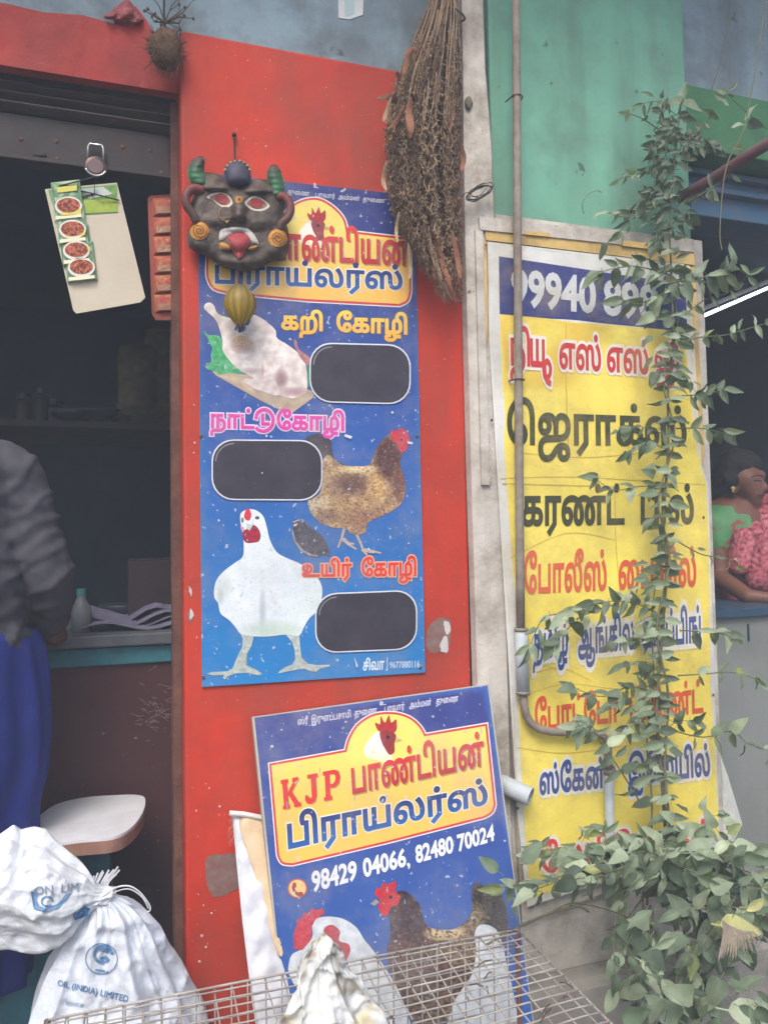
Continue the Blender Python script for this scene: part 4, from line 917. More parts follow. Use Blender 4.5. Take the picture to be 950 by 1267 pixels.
dp = empty('drain_stub', U(640, 985, -.07), 'short grey plastic drain pipe stub poking out beside the blue board', 'pipe')
a, e = U(612, 966, -.02), U(656, 986, -.09); d = (e - a).normalized(); u = d.orthogonal().normalized(); w = d.cross(u); b = MB(); n = 22; r1, r2 = .024, .0205
vs = [];
for (p, r) in ((a, r1), (e, r1), (e, r2), (a, r2)): vs += [p + (u * math.cos(2 * math.pi * k / n) + w * math.sin(2 * math.pi * k / n)) * r for k in range(n)]
b.add(vs, [(j * n + k, j * n + (k + 1) % n, (j + 1) * n + (k + 1) % n, (j + 1) * n + k) for j in range(3) for k in range(n)]); b.out('pipe_wall', M_pvc, dp)
b = MB(); b.add([a + d * .01 + (u * math.cos(2 * math.pi * k / n) + w * math.sin(2 * math.pi * k / n)) * r2 for k in range(n)], [tuple(range(n))]); b.out('silt_plug', M_conc, dp)
# diagonal pipe on the right
MB().tube([U(838, 246, -.03), U(880, 222, -.12), U(915, 199, -.22), U(965, 168, -.36)], .0155, 14).out('slanting_pipe', mat('maroon_pipe', (110, 74, 78), .6, .25, 14, grime=(66, 60, 66), ga=.6, gs=12, bump=.3), None, True, label='slanting maroon steel pipe sticking out from the vine at the right', cat='pipe', base=U(838, 246, -.03))
# tangle of wire on the white pilaster
b = MB(); c = U(592, 239, -.06)
for i in range(7):
    rx, rz, t0 = random.uniform(.025, .045), random.uniform(.012, .026), random.uniform(0, 6)
    pts = [c + V(((rx * math.cos(t0 + t * .42) * .9 + rz * math.sin(t0 + t * .42) * .5) + random.uniform(-.002, .002), -.002 * i + .006 * math.sin(t * .7), rx * .35 * math.cos(t0 + t * .42) + rz * math.sin(t0 + t * .42))) for t in range(15)]
    b.tube(spline(pts, 3, False), .0011, 4)
b.tube(spline([U(570, 245, -.03), U(578, 238, -.05), U(590, 244, -.06), U(604, 230, -.06)], 5, False), .0012, 4)
b.out('wire_coil', mat('black_wire', (50, 48, 48), .6), None, label='tangled coil of thin dark wire on the white pilaster', cat='wire', base=c)
b = MB(); c = U(579, 128, -.035); b.ball(c, .014, 12, sc=(.8, .45, 1.3)); b.v = crumple(b.v, .004, 60); b.out('mud_nest', mat('mud', (120, 108, 92), .95, .3, 30, bump=.6), None, True, label='small mud wasp nest stuck on the white pilaster', cat='nest', base=c)
c = U(600, 86, -.035)
# ================================================================== MASK
MY = -.03; MS = Wall(MY)
mk = empty('demon_mask', U(295, 330, MY), 'black painted clay demon mask with white rimmed eyes and red tongue hung on the pillar', 'mask')
z = Z(220, 160, 4.875)
CLAY = mat('black_clay', vcol=True, rough=.55, var=.3, vs=20, bump=.35, bs=45, grime=(96, 86, 78), ga=.4, gs=14)
MP = mat('mask_paint', vcol=True, rough=.55, var=.15, vs=30, bump=.15, bs=80, grime=(90, 80, 74), ga=.3, gs=18)
blk = lambda x, y: lerp((60, 50, 46), (104, 92, 80), fbm(x, y, .1) * 1.6 - .35)
def facef(x, y):
    X, Y = (x - 220) * 4.875, (y - 160) * 4.875; h = 0
    for cx, cy, rx, ry, a in ((370, 480, 55, 90, .030), (370, 530, 90, 36, .012), (250, 545, 110, 60, .012), (490, 560, 110, 60, .012), (370, 690, 150, 70, .010), (255, 425, 95, 55, -.006), (480, 450, 95, 55, -.006), (240, 350, 120, 28, .013), (490, 370, 120, 28, .013), (370, 800, 160, 60, .014), (130, 690, 70, 60, .01), (600, 720, 70, 60, .01), (370, 620, 170, 20, -.004)):
        d = ((X - cx) / rx) ** 2 + ((Y - cy) / ry) ** 2
        if d < 1: h += a * (1 - d) ** 1.5
    return h + .0012 * noise.noise(V((x * .3, y * .3, 0)))
face = [(150, 270), (220, 265), (290, 300), (350, 340), (430, 310), (510, 300), (590, 330), (640, 400), (640, 520), (668, 620), (668, 730), (630, 790), (560, 800), (500, 835), (420, 858), (340, 850), (270, 830), (200, 780), (120, 745), (62, 700), (60, 620), (90, 560), (70, 480), (110, 360)]
b = MB(); pillow(b, z(face), MS, 0, .030, blk, 2.2, rim=14, bumpf=facef); b.out('face', CLAY, mk, True, True)
faceskin = Skin([v for v in b.v], b.f)
faceat = lambda X, Y: z([(X, Y)])[0]
def on(poly, lift, depth, col, name, step=2, sm=True, m=MP, base=.0):
    b = MB(); P = z(poly); pp_ = spline(P, 5) if sm else P; vs, fs = fill(pp_, step); D = dist(np.array(vs), pp_); mx = max(D.max(), .01)
    top = []; bot = []
    for (x, y), q in zip(vs, D):
        p = faceskin.at(x, y, 0); v = (p - CP).normalized(); h = depth * (1 - (1 - q / mx) ** 2) ** .5
        top.append(p - v * (lift + h)); bot.append(p + v * .002)
    n = len(vs); ec = {}
    for f in fs:
        for i in range(3): ec[(f[i], f[(i + 1) % 3])] = 1
    sk = [(e[0], e[1], e[1] + n, e[0] + n) for e in ec if (e[1], e[0]) not in ec]
    c = [col(x, y) if callable(col) else col for x, y in vs]
    b.add(top + bot, list(fs) + sk, c + c); return b.out(name, m, mk, True, True)
for eye, iris, pup in (([(175, 408), (215, 385), (265, 380), (310, 400), (332, 445), (300, 472), (255, 462), (215, 430)], [(228, 400), (265, 388), (298, 405), (300, 440), (270, 452), (235, 430)], (262, 418)),
                       ([(402, 445), (430, 412), (470, 402), (520, 425), (555, 462), (515, 490), (460, 490), (425, 470)], [(440, 430), (475, 415), (510, 432), (512, 465), (480, 475), (445, 460)], (478, 445))):
    e0 = on(eye, .0005, .002, (196, 190, 178), 'eye_rim'); e1 = on([((x - pup[0]) * .80 + pup[0], (y - pup[1]) * .72 + pup[1] + 1) for x, y in eye], .0022, .002, lambda x, y: lerp((104, 66, 54), (150, 120, 96), fbm(x, y, .4)), 'eyeball')
    under(e1, e0); under(on(iris, .0042, .003, (150, 52, 56), 'iris', 1.5), e0)
e0 = on([(345, 415), (355, 402), (380, 402), (392, 420), (385, 442), (360, 445), (347, 435)], .002, .006, (168, 122, 60), 'forehead_jewel', 1.5)
under(on([(366, 414), (376, 414), (380, 424), (370, 432), (362, 424)], .008, .003, (100, 44, 40), 'jewel_stone', 1), e0)
on([(250, 640), (260, 605), (310, 592), (370, 588), (430, 602), (465, 640), (488, 690), (455, 685), (430, 650), (390, 625), (340, 625), (300, 645), (270, 668), (250, 665)], .002, .006, lambda x, y: lerp((206, 202, 194), (150, 146, 140), fbm(x, y, .6)), 'white_fang_row', 1.6)
on([(300, 645), (340, 625), (390, 622), (430, 648), (432, 690), (405, 745), (375, 780), (350, 765), (318, 710)], .006, .012, lambda x, y: lerp((170, 60, 66), (140, 48, 54), fbm(x, y, .2)), 'tongue', 1.8)
on([(250, 690), (275, 680), (318, 705), (315, 730), (285, 728), (258, 722)], .002, .005, (176, 124, 52), 'gold_curl', 1.5); on([(425, 715), (460, 700), (488, 698), (480, 715), (450, 730), (428, 728)], .002, .005, (176, 124, 52), 'gold_curl', 1.5)
for cx, cy in ((131, 612), (603, 655)):
    e0 = on([(cx + 58 * math.cos(a), cy + 56 * math.sin(a)) for a in [i * .63 for i in range(10)]], .002, .008, (186, 128, 52), 'ear_disc', 1.8)
    b = MB(); C0 = z([(cx, cy)])[0]; p0 = faceskin.at(*C0, .014); pts = [p0 + V(((.004 + .0016 * t * .5) * math.cos(t * .75), -.001, (.004 + .0016 * t * .5) * math.sin(t * .75))) for t in range(18)]
    b.tube(pts, .0012, 5, (120, 70, 34)); under(b.out('disc_spiral', MP, mk, True, True), e0)
b = MB(); C0 = z([(290, 515)])[0]; p0 = faceskin.at(*C0, .006); b.tube([p0 + V((.017 * math.cos(a), -.004, .017 * math.sin(a))) for a in [math.radians(40 + 22 * i) for i in range(13)]], .0011, 6, (176, 140, 70)); b.ball(p0 + V((.002, -.005, -.02)), .003, 6, (190, 150, 80)); b.out('nose_ring', MP, mk, True, True)
for poly in ([(105, 345), (70, 310), (60, 250), (80, 195), (120, 165), (160, 170), (165, 200), (160, 250), (180, 300), (175, 345), (140, 365)], [(560, 410), (550, 340), (535, 280), (545, 235), (580, 212), (615, 235), (635, 290), (645, 350), (640, 400), (610, 425)]):
    b = MB(); pillow(b, z(poly), MS, .002, .035, lambda x, y: lerp((76, 72, 68), (62, 122, 84), min(1, max(0, ((y - 160 + 0) - 38 - (x - 240) * .1) / 18))), 2.4, bumpf=lambda x, y: .0015 * math.sin(y * .9)); b.out('horn', MP, mk, True, True)
for path in ([(150, 370), (90, 360), (50, 400), (55, 460), (90, 510), (115, 560)], [(600, 405), (650, 415), (680, 470), (665, 530), (625, 570), (610, 610)]):
    P = spline(z(path), 5, False); b = MB(); k = len(P)
    b.tube([MS.at(x, y, .024 + .008 * math.sin(math.pi * i / k)) for i, (x, y) in enumerate(P)], [.012 * (1 - .25 * i / k) for i in range(k)], 10)
    b.c = [lerp((126, 58, 54), (78, 62, 58), (i // 10) / k * 1.1) for i in range(len(b.v))]; b.out('ear', MP, mk, True, True)
b = MB(); pillow(b, z([(285, 300), (280, 240), (310, 200), (360, 185), (410, 205), (440, 260), (440, 320), (400, 345), (350, 350), (305, 335)]), MS, .012, .036, lambda x, y: lerp((66, 68, 96), (74, 74, 82), fbm(x, y, .2)), 2.4); b.out('crown_boss', MP, mk, True, True)
bs = Skin(b.v, b.f)
for i in range(8):
    a = math.radians(200 + i * 20); X, Y = 360 + 78 * math.cos(a), 275 + 82 * math.sin(a); C0 = z([(X, Y)])[0]
    MB().ball(MS.at(*C0, .03), .0042, 8, (150, 140, 104)).out('crown_bead', MP, mk, True, True)
b = MB(); b.tube([U(290, 170, -.004), U(290, 172, -.03), U(291, 200, -.04), U(292, 206, -.045)], .0022, 6); b.ball(U(290, 167, -.008), .006, 8); b.out('hook_and_cord', mat('dark_string'), mk)
# string with yellow gourd
gd = empty('yellow_gourd', U(297, 398, -.06), 'small ribbed yellow gourd hanging on a string below the demon mask', 'gourd')
b = MB(); c = U(297, 378, -.06); n = 24; K = 14; vs = []
for j in range(K + 1):
    t = j / K; zz_ = .052 * (1 - 2 * t); r = .036 * math.sin(math.pi * min(.985, max(.015, t ** .85))) ** .75
    for k in range(n): a = 2 * math.pi * k / n; rr = r * (1 + .09 * math.cos(a * 9)); vs.append(c + V((rr * math.cos(a), rr * math.sin(a) * .95, zz_)))
b.add(vs, [(j * n + k, (j + 1) * n + k, (j + 1) * n + (k + 1) % n, j * n + (k + 1) % n) for j in range(K) for k in range(n)])
b.c = [lerp((112, 98, 58), (186, 156, 44), (i // n) / 9) if i % 2 else lerp((84, 72, 46), (140, 112, 40), (i // n) / 9) for i in range(len(b.v))]; b.out('gourd_fruit', MP, gd, True, True)
MB().tube([c + V((0, 0, .043)), U(296, 352, -.06), U(294, 334, -.055), U(294, 320, -.05)], .0028, 6).out('string', mat('purple_string', (74, 52, 66), .9), gd)
b = MB()
for i in range(22):
    a = random.uniform(0, 6.3); b.tube([c + V((0, 0, -.038)), c + V((.008 * math.cos(a), .006 * math.sin(a), -.046)), c + V((.012 * math.cos(a + .5), .008 * math.sin(a), -.046 - random.uniform(.006, .018)))], .0016, 4)
b.out('tassel', mat('dark_tassel', (66, 66, 84), .9), gd)

# ================================================================== DRIED GRAIN BUNDLE
gbn = empty('dried_grain_bundle', U(530, 330, -.06), 'big hanging bundle of dried grain stalks and brown leaves at the pillar corner', 'dried bundle')
M_straw = mat('dry_stalk', (158, 134, 108), .9, .35, 40, bump=.2, bs=150); M_straw2 = mat('dark_stalk', (110, 90, 74), .9, .35, 40, bump=.2); M_dl = mat('dead_leaf', (134, 90, 68), .8, .35, 25, grime=(100, 66, 50), ga=.5, gs=30, bump=.4)
def width(py):
    prof = [(-60, 533, 577), (0, 524, 574), (60, 504, 572), (110, 488, 568), (160, 478, 566), (240, 482, 566), (280, 492, 568), (310, 510, 567), (340, 530, 567), (390, 552, 569)]
    for (y0, a0, b0), (y1, a1, b1) in zip(prof, prof[1:]):
        if y0 <= py <= y1: t = (py - y0) / (y1 - y0); return a0 + (a1 - a0) * t, b0 + (b1 - b0) * t
    return 535, 560
mbs = [MB(), MB()]; seeds = [MB(), MB()]
for i in range(235):
    u = random.random(); v = random.random(); end = random.uniform(170, 318) if random.random() < .72 else random.uniform(300, 378); st0 = random.uniform(-60, 120)
    pts = []; py = st0; w = random.uniform(0, 9)
    while py < end:
        a, b_ = width(py); px = a + (b_ - a) * (.5 + (u - .5) * min(1, .5 + (py + 60) / 300)) + 3.0 * noise.noise(V((w, py * .02, 0)))
        dep = -.02 - (.11 * math.sqrt(max(0, 1 - (2 * u - 1) ** 2 * .9)) * v + .01) * min(1, .5 + (py + 60) / 250)
        if py > 150: px += 2.5 * math.sin(py * .25 + w * 7); dep += .006 * math.cos(py * .25 + w * 5)
        pts.append(U(px, py, dep)); py += 7
    if len(pts) < 3: continue
    k = random.random() < .4; mbs[k].tube(pts, [.0019 * (1 - .5 * j / len(pts)) for j in range(len(pts))], 3)
    for j, p in enumerate(pts):
        yy = st0 + 7 * j
        if yy > 20 + 90 * random.random():
            for q in range(3):
                d = V((random.gauss(0, 1), random.gauss(0, 1) - .3, random.gauss(0, 1))).normalized(); s_ = p + d * .003; e_ = p + d * random.uniform(.005, .012)
                m2 = (s_ + e_) / 2 + V((random.uniform(-.004, .004), random.uniform(-.004, .004), random.uniform(-.004, .004)))
                seeds[k].tube([s_, m2, e_ + V((0, 0, -.004))], [.0009, .0016, .0006], 3, cap=False)
mbs[0].out('stalk', M_straw, gbn, kind='stuff'); mbs[1].out('stalk', M_straw2, gbn, kind='stuff'); seeds[0].out('seed_head', M_straw, gbn, kind='stuff'); seeds[1].out('seed_head', M_straw2, gbn, kind='stuff')
def blade(pts3, w, m, name, parent, curl=.3):
    P = spline(pts3, 4, False); n = len(P); b = MB(); side = None
    for i, p in enumerate(P):
        t = (P[min(i + 1, n - 1)] - P[max(0, i - 1)]).normalized(); vd = (CP - p).normalized(); s_ = t.cross(vd).normalized()
        a = curl * math.sin(i * .5); s2 = (s_ * math.cos(a) + vd * math.sin(a)); ww = w * math.sin(math.pi * (.06 + .92 * i / (n - 1))) ** .7
        b.v += [p - s2 * ww, p + vd * ww * .35, p + s2 * ww]
    b.f = [f for i in range(n - 1) for f in ((3 * i, 3 * i + 1, 3 * i + 4, 3 * i + 3), (3 * i + 1, 3 * i + 2, 3 * i + 5, 3 * i + 4))]
    return b.out(name, m, parent, True)
for path, w in (([(500, 70), (508, 62), (522, 66), (536, 72)], 4), ([(560, 66), (558, 80), (552, 96)], 6), ([(530, 40), (540, 56), (545, 66)], 3), ([(515, 118), (519, 124), (521, 132)], 7), ([(520, 116), (512, 122), (508, 118)], 4), ([(508, 120), (506, 140), (508, 160), (506, 172)], 5), ([(500, 130), (492, 148), (482, 158)], 3.5),
                ([(504, 116), (494, 124), (480, 120), (466, 122)], 5), ([(523, 128), (524, 144), (530, 154)], 3), ([(556, 120), (560, 140), (556, 162)], 4), ([(490, 90), (500, 100), (508, 112)], 5), ([(535, 260), (540, 300), (538, 340), (548, 366)], 4), ([(542, 280), (546, 320), (556, 352), (564, 376)], 3.5), ([(530, 280), (534, 310), (546, 345), (560, 372)], 3),
                ([(560, 290), (566, 320), (569, 345)], 4), ([(505, 300), (508, 330), (506, 345)], 3), ([(484, 120), (478, 140), (474, 150)], 3), ([(512, 60), (504, 76), (498, 92)], 4), ([(548, 100), (540, 112), (532, 116)], 4.5), ([(570, 180), (574, 196), (570, 212)], 3.5), ([(478, 200), (474, 222), (478, 236)], 3), ([(494, 262), (490, 285), (492, 300)], 2.5)):
    d0 = random.uniform(-.15, -.09); blade([U(x, y, d0 + .01 * math.sin(i * 2)) for i, (x, y) in enumerate(path)], w / 520, M_dl if w > 3.2 else M_straw, 'dry_leaf', gbn, .6)
c = U(553, 20, -.05); MB().tube([c + V((.05 * math.cos(a), .03 * math.sin(a), .003 * math.sin(3 * a))) for a in [i * .42 for i in range(16)]], .003, 5).out('binding_cord', M_straw2, gbn)

# ================================================================== SACK
M_sack = mat('woven_white_sack', vcol=True, rough=.42, var=.12, vs=9, bump=.35, bs=110, grime=(168, 168, 164), ga=.4, gs=9, spec=.5)
sk = empty('feed_sack', V((-.08, -.05, .30)), 'white woven feed sack tied at the neck with blue print beside the stool', 'sack')
knot = U(124, 1106, -.12)
def loftbody(rows, n, fold):
    vs = []; K = len(rows)
    for j, (c, u, w, a, b_, ph) in enumerate(rows):
        for k in range(n):
            t = 2 * math.pi * k / n; f = fold(j / (K - 1), t)
            vs.append(c + u * (math.cos(t) * a * f) + w * (math.sin(t) * b_ * f))
    fs = [(j * n + k, j * n + (k + 1) % n, (j + 1) * n + (k + 1) % n, (j + 1) * n + k) for j in range(K - 1) for k in range(n)]
    return vs, fs + [tuple(range(n))[::-1], tuple((K - 1) * n + k for k in range(n))]
def edge(prof, py):
    for (y0, a0, b0), (y1, a1, b1) in zip(prof, prof[1:]):
        if y0 <= py <= y1: t = (py - y0) / (y1 - y0); return a0 + (a1 - a0) * t, b0 + (b1 - b0) * t
    return prof[-1][1:]
pr = [(1098, 113, 137), (1106, 112, 140), (1116, 108, 160), (1130, 98, 176), (1150, 78, 190), (1180, 60, 205), (1215, 45, 222), (1250, 32, 238), (1290, 18, 252), (1340, 4, 262), (1400, -4, 266), (1450, 10, 262), (1475, 30, 240)]
rows = []; K = 110; X, Y_, Zv = V((1, 0, 0)), V((0, 1, 0)), V((0, 0, 1))
for j in range(K + 1):
    py = 1098 + (1475 - 1098) * j / K; a, b_ = edge(pr, py); yy = -.12 + .06 * min(1, (py - 1098) / 120); l, r = U(a, py, yy), U(b_, py, yy)
    rows.append(((l + r) / 2, X, Y_, (r - l).length / 2, min((r - l).length * .42, .16), 0))
def fold(u, t):
    s = max(.0, 1 - u * 1.5); return 1 + s * (.22 * (.5 - abs(math.sin(4.5 * t + math.sin(t)))) + .10 * (.5 - abs(math.sin(8.5 * t + 1)))) + .035 * math.sin(5 * t + u * 5) + .03 * noise.noise(V((math.cos(t) * 2, math.sin(t) * 2, u * 6)))
vs, fs = loftbody(rows, 220, fold); vs = crumple(vs, .006, 10, 3); vs = crease(vs, .013, 6, 5); vs = crease(vs, .005, 17, 2); vs = crease(vs, .002, 40, 6)
sc_ = lambda v: lerp((226, 232, 240), (206, 214, 226), noise.noise(v * 9) * .5 + .5)
body = obj('sack_body', vs, fs, M_sack, sk, True, [sc_(v) for v in vs]); SKB = Skin(vs, fs)
# the flopped over top, a crumpled cloth tube going left from the knot
pr2 = [(140, 1099, 1111), (124, 1097, 1118), (116, 1092, 1122), (106, 1078, 1132), (92, 1064, 1148), (78, 1052, 1160), (60, 1034, 1164), (44, 1032, 1165), (26, 1034, 1162), (16, 1026, 1162), (0, 1034, 1166), (-40, 1040, 1178), (-90, 1050, 1186), (-130, 1060, 1180)]
rows = []; K = 120
for j in range(K + 1):
    px = 138 - 268 * j / K; q = [(-a, b_, c_) for a, b_, c_ in pr2]; a, b_ = edge(q, -px); yy = -.13 + .03 * min(1, (138 - px) / 100); t_, bo = U(px, a, yy), U(px, b_, yy); h = (t_ - bo).length / 2
    rows.append(((t_ + bo) / 2, Zv, Y_, h, min(h * .8, .09), 0))
def fold2(u, t): s = max(0, 1 - u * 1.1); return 1 + s * (.26 * (.5 - abs(math.sin(4 * t + math.sin(t * 2)))) + .12 * (.5 - abs(math.sin(7.5 * t)))) + .05 * math.sin(3 * t + u * 7) * (.3 + u) + .05 * noise.noise(V((math.cos(t) * 2, math.sin(t) * 2, u * 5 + 3)))
v2, f2 = loftbody(rows, 200, fold2); v2 = crumple(v2, .008, 9, 8); v2 = crease(v2, .012, 5, 9); v2 = crease(v2, .0045, 14, 3); v2 = crease(v2, .002, 36, 7)
obj('flopped_top', v2, f2, M_sack, sk, True, [lerp((224, 228, 232), (200, 206, 212), noise.noise(v * 7) * .5 + .5) for v in v2]); SKT = Skin(v2, f2)
b = MB()
for i in range(4): b.tube([knot + V((.030 * math.cos(a), .030 * math.sin(a), .006 * math.sin(a * 2 + i) + i * .004 - .006)) for a in [q * .4 for q in range(17)]], .0032, 5)
b.tube(spline([knot + V((.02, -.03, 0)), U(140, 1100, -.14), U(158, 1096, -.15), U(172, 1103, -.15), U(184, 1118, -.15), U(186, 1126, -.15), U(181, 1129, -.15)], 6, False), .0018, 5)
b.tube(spline([knot + V((.02, -.03, 0)), U(142, 1104, -.15), U(160, 1100, -.16), U(176, 1110, -.16), U(184, 1124, -.16)], 6, False), .0013, 5)
b.out('tie_string', mat('white_string', (206, 208, 212), .8), sk)
b = MB()
for i in range(16): 
    a = random.uniform(-.5, .5); p = knot + V((-.005 + a * .03, -.01, .01)); b.tube([p, p + V((a * .02, -.004, .02)), p + V((a * .04 + .01, -.004, .03 + random.uniform(0, .018)))], .0022, 4)
b.out('frayed_ruffle', mat('white_string'), sk)
zz = Z(0, 1010, 3.654); SB = (66, 120, 168)
def sprint(cs_, surf, c, nm, step=3, lift=.0025):
    b = MB()
    for poly in cs_: decal(b, zz(poly), surf, lift, c, step)
    b.out(nm, M_sack, sk, vc=True)
def annulus(cx, cy, rx, ry, w, rot=0, n=26):
    segs = []
    for i in range(n):
        a, b_ = 2 * math.pi * i / n, 2 * math.pi * (i + 1) / n; segs.append([(cx + rx * math.cos(a), cy + ry * math.sin(a)), (cx + rx * math.cos(b_), cy + ry * math.sin(b_)), (cx + (rx - w) * math.cos(b_), cy + (ry - w) * math.sin(b_)), (cx + (rx - w) * math.cos(a), cy + (ry - w) * math.sin(a))])
    return segs
sprint(annulus(460, 645, 74, 72, 5) + annulus(468, 625, 46, 46, 14)[6:] + [[(440, 600), (470, 585), (500, 600), (490, 620), (460, 612)], [(450, 640), (480, 630), (500, 650), (470, 668)], [(432, 690), (490, 700), (486, 710), (432, 700)]], SKB, SB, 'round_emblem')
text('OIL (INDIA) LIMITED', [(72, 1212), (160, 1232), (158, 1243), (71, 1222)], SKB, .0025, SB, .02, sk, m=M_sack)
text('PRODUCT OF', [(82, 1239), (104, 1242), (104, 1247), (82, 1244)], SKB, .0025, (140, 170, 196), .02, sk, m=M_sack)
sprint([[(140, 340), (155, 420), (200, 435), (260, 420), (300, 380), (330, 345), (300, 350), (262, 395), (215, 415), (180, 405), (165, 375), (175, 345)]] + annulus(215, 385, 30, 26, 9)[3:] + [[(330, 440), (380, 400), (410, 420), (400, 450), (340, 470)]], SKT, SB, 'eye_shaped_emblem')
text('ON  LIM', [(43, 1097), (98, 1092), (98, 1103), (43, 1108)], SKT, .003, (110, 134, 160), .02, sk, m=M_sack)

# ================================================================== CAGE
cg = empty('wire_cage', V((.32, -.65, 0)), 'low rusty wire mesh cage in front of the shop with white cloth on it', 'cage')
CX0, CX1, CY0, CY1, CZ = -.16, .805, -.93, -.30, .636
def cz(x, y): 
    u = (x - CX0) / (CX1 - CX0); w = (y - CY0) / (CY1 - CY0)
    return CZ - .016 * math.sin(math.pi * max(0, min(1, w))) * math.sin(math.pi * max(0, min(1, u))) + .003 * noise.noise(V((x * 9, y * 9, 0)))
i = 0; x = CX0; wires = 0
while x <= CX1 + .001:
    w1 = random.uniform(-.004, .004); P = [V((x + .002 * noise.noise(V((x * 30, y * 12, 1))) + w1 * math.sin(y * 8), y, cz(x, y))) for y in np.linspace(CY0, CY1, 15)]
    MB().tube(P, .0017, 5).out('wire', M_wire, cg, True)
    P = [V((x + w1 * .5, CY1, z_)) for z_ in np.linspace(CZ, .06, 6)]; MB().tube(P, .0017, 5).out('wire', M_wire, cg, True)
    x += .0335
y = CY0
while y <= CY1 + .001:
    P = [V((x, y + .003 * noise.noise(V((x * 10, y * 30, 2))), cz(x, y) + .0032)) for x in np.linspace(CX0, CX1, 26)]
    MB().tube(P, .0017, 5).out('wire', M_wire, cg, True); y += .0255
z_ = .06
while z_ < CZ - .02:
    MB().tube([(CX0, CY1 + .0034, z_), (.3, CY1 + .0036, z_ + .003), (CX1, CY1 + .0034, z_)], .0017, 5).out('wire', M_wire, cg, True); z_ += .034
for s_, yy in ((0, CY0), (1, CY1)): MB().tube([(CX0, yy, CZ), (.2, yy, CZ + (.002 if s_ else -.002)), (CX1, yy, CZ)], .0026, 8).out('frame_rod', M_wire, cg, True)
for xx in (CX0, CX1): MB().tube([(xx, CY0, CZ), (xx + .002, -.6, CZ - .003), (xx, CY1, CZ)], .0026, 8).out('frame_rod', M_wire, cg, True)
for xx in (CX0, CX1):
    for yy in (CY0, CY1): MB().tube([(xx, yy, .0), (xx, yy, CZ)], .006, 8).out('leg', M_rust, cg, True)
MB().box((CX0, -.66, CZ - .040), (CX1, -.632, CZ - .024), bev=.002).out('cross_bar', M_rust, cg)
MB().box((CX0, CY0, .055), (CX1, CY1, .065)).out('floor_tray', M_rust, cg)
# twigs and droppings on the mesh
b = MB()
for i in range(26):
    x, y = random.uniform(.45, .82), random.uniform(-.75, -.3); p = V((x, y, cz(x, y) + .006)); d = V((random.uniform(-.04, .04), random.uniform(-.03, .03), .004)); b.tube([p, p + d * .5 + V((0, 0, .004)), p + d], .0012, 4)
b.out('fallen_twig', M_tw, None, label='scattered thin dry twigs lying on the right end of the cage mesh', cat='twigs', kind='stuff', base=V((.6, -.5, CZ)))
# dirty white cloth standing in a peak on the mesh
prw = [(1154, 393, 403), (1162, 384, 410), (1178, 376, 418), (1200, 370, 430), (1222, 362, 442), (1240, 354, 454), (1255, 347, 462), (1280, 336, 474), (1330, 326, 484)]
rows = []; K = 80
for j in range(K + 1):
    py = 1154 + 168 * j / K; a, b_ = edge(prw, py); yy = -.55; l, r = U(a, py, yy), U(b_, py, yy); rows.append(((l + r) / 2, X, Y_, (r - l).length / 2, (r - l).length * .35, 0))
def fold3(u, t): return 1 + (.15 + .3 * u) * (.5 - abs(math.sin(2.5 * t + 2 * u))) + .22 * (.5 - abs(math.sin(5 * t - 3 * u + 1))) + .16 * noise.noise(V((math.cos(t) * 2, math.sin(t) * 2, u * 5)))
v3, f3 = loftbody(rows, 160, fold3); zmin = min(v.z for v in v3); sc3 = (v3[0].z - CZ) / (v3[0].z - zmin)
if zmin < CZ - .002: pass
v3 = crumple(v3, .008, 20, 1); v3 = crease(v3, .014, 9, 2); v3 = crease(v3, .004, 28, 4)
v3 = [V((v.x, v.y, max(v.z, CZ + .006 + .002 * noise.noise(v * 50)))) for v in v3]
obj('dirty_cloth', v3, f3, M_poly, None, True, [lerp((204, 206, 204), (190, 182, 150) if noise.noise(v * 14) > .25 else (140, 134, 122), max(0, min(1, noise.noise(v * 26) * 2.6 + noise.noise(v * 70)))) for v in v3], label='crumpled dirty white cloth standing in a peak on the wire cage', cat='cloth', base=V((rows[-1][0].x, -.55, CZ)))

# ================================================================== VINE
M_leaf = []
for nm, c in (('vine_leaf', (122, 140, 114)), ('vine_leaf_pale', (156, 172, 146)), ('vine_leaf_dark', (88, 104, 84)), ('vine_leaf_yellow', (164, 172, 112))):
    m = mat(nm, c, .5, .3, 18, grime=(130, 132, 116), ga=.35, gs=25, bump=.25, bs=120, spec=.4); M_leaf.append(m)
    nt = m.node_tree; bs_ = nt.nodes['Principled BSDF']
    oi = nt.nodes.new('ShaderNodeObjectInfo'); hs = nt.nodes.new('ShaderNodeHueSaturation'); mr = nt.nodes.new('ShaderNodeMapRange'); mr.inputs[3].default_value = .62; mr.inputs[4].default_value = 1.35
    mh = nt.nodes.new('ShaderNodeMapRange'); mh.inputs[3].default_value = .525; mh.inputs[4].default_value = .465
    nt.links.new(oi.outputs['Random'], mr.inputs[0]); nt.links.new(mr.outputs[0], hs.inputs['Value']); nt.links.new(oi.outputs['Random'], mh.inputs[0]); nt.links.new(mh.outputs[0], hs.inputs['Hue'])
    lk = bs_.inputs['Base Color'].links[0].from_socket; nt.links.new(lk, hs.inputs['Color']); nt.links.new(hs.outputs[0], bs_.inputs['Base Color']); tr = nt.nodes.new('ShaderNodeBsdfTranslucent'); tr.inputs[0].default_value = L4((c[0] * 1.2, c[1] * 1.25, c[2] * .9)); mx = nt.nodes.new('ShaderNodeMixShader'); mx.inputs[0].default_value = .22
    o_ = [n for n in nt.nodes if n.type == 'OUTPUT_MATERIAL'][0]; nt.links.new(bs_.outputs[0], mx.inputs[1]); nt.links.new(tr.outputs[0], mx.inputs[2]); nt.links.new(mx.outputs[0], o_.inputs[0])
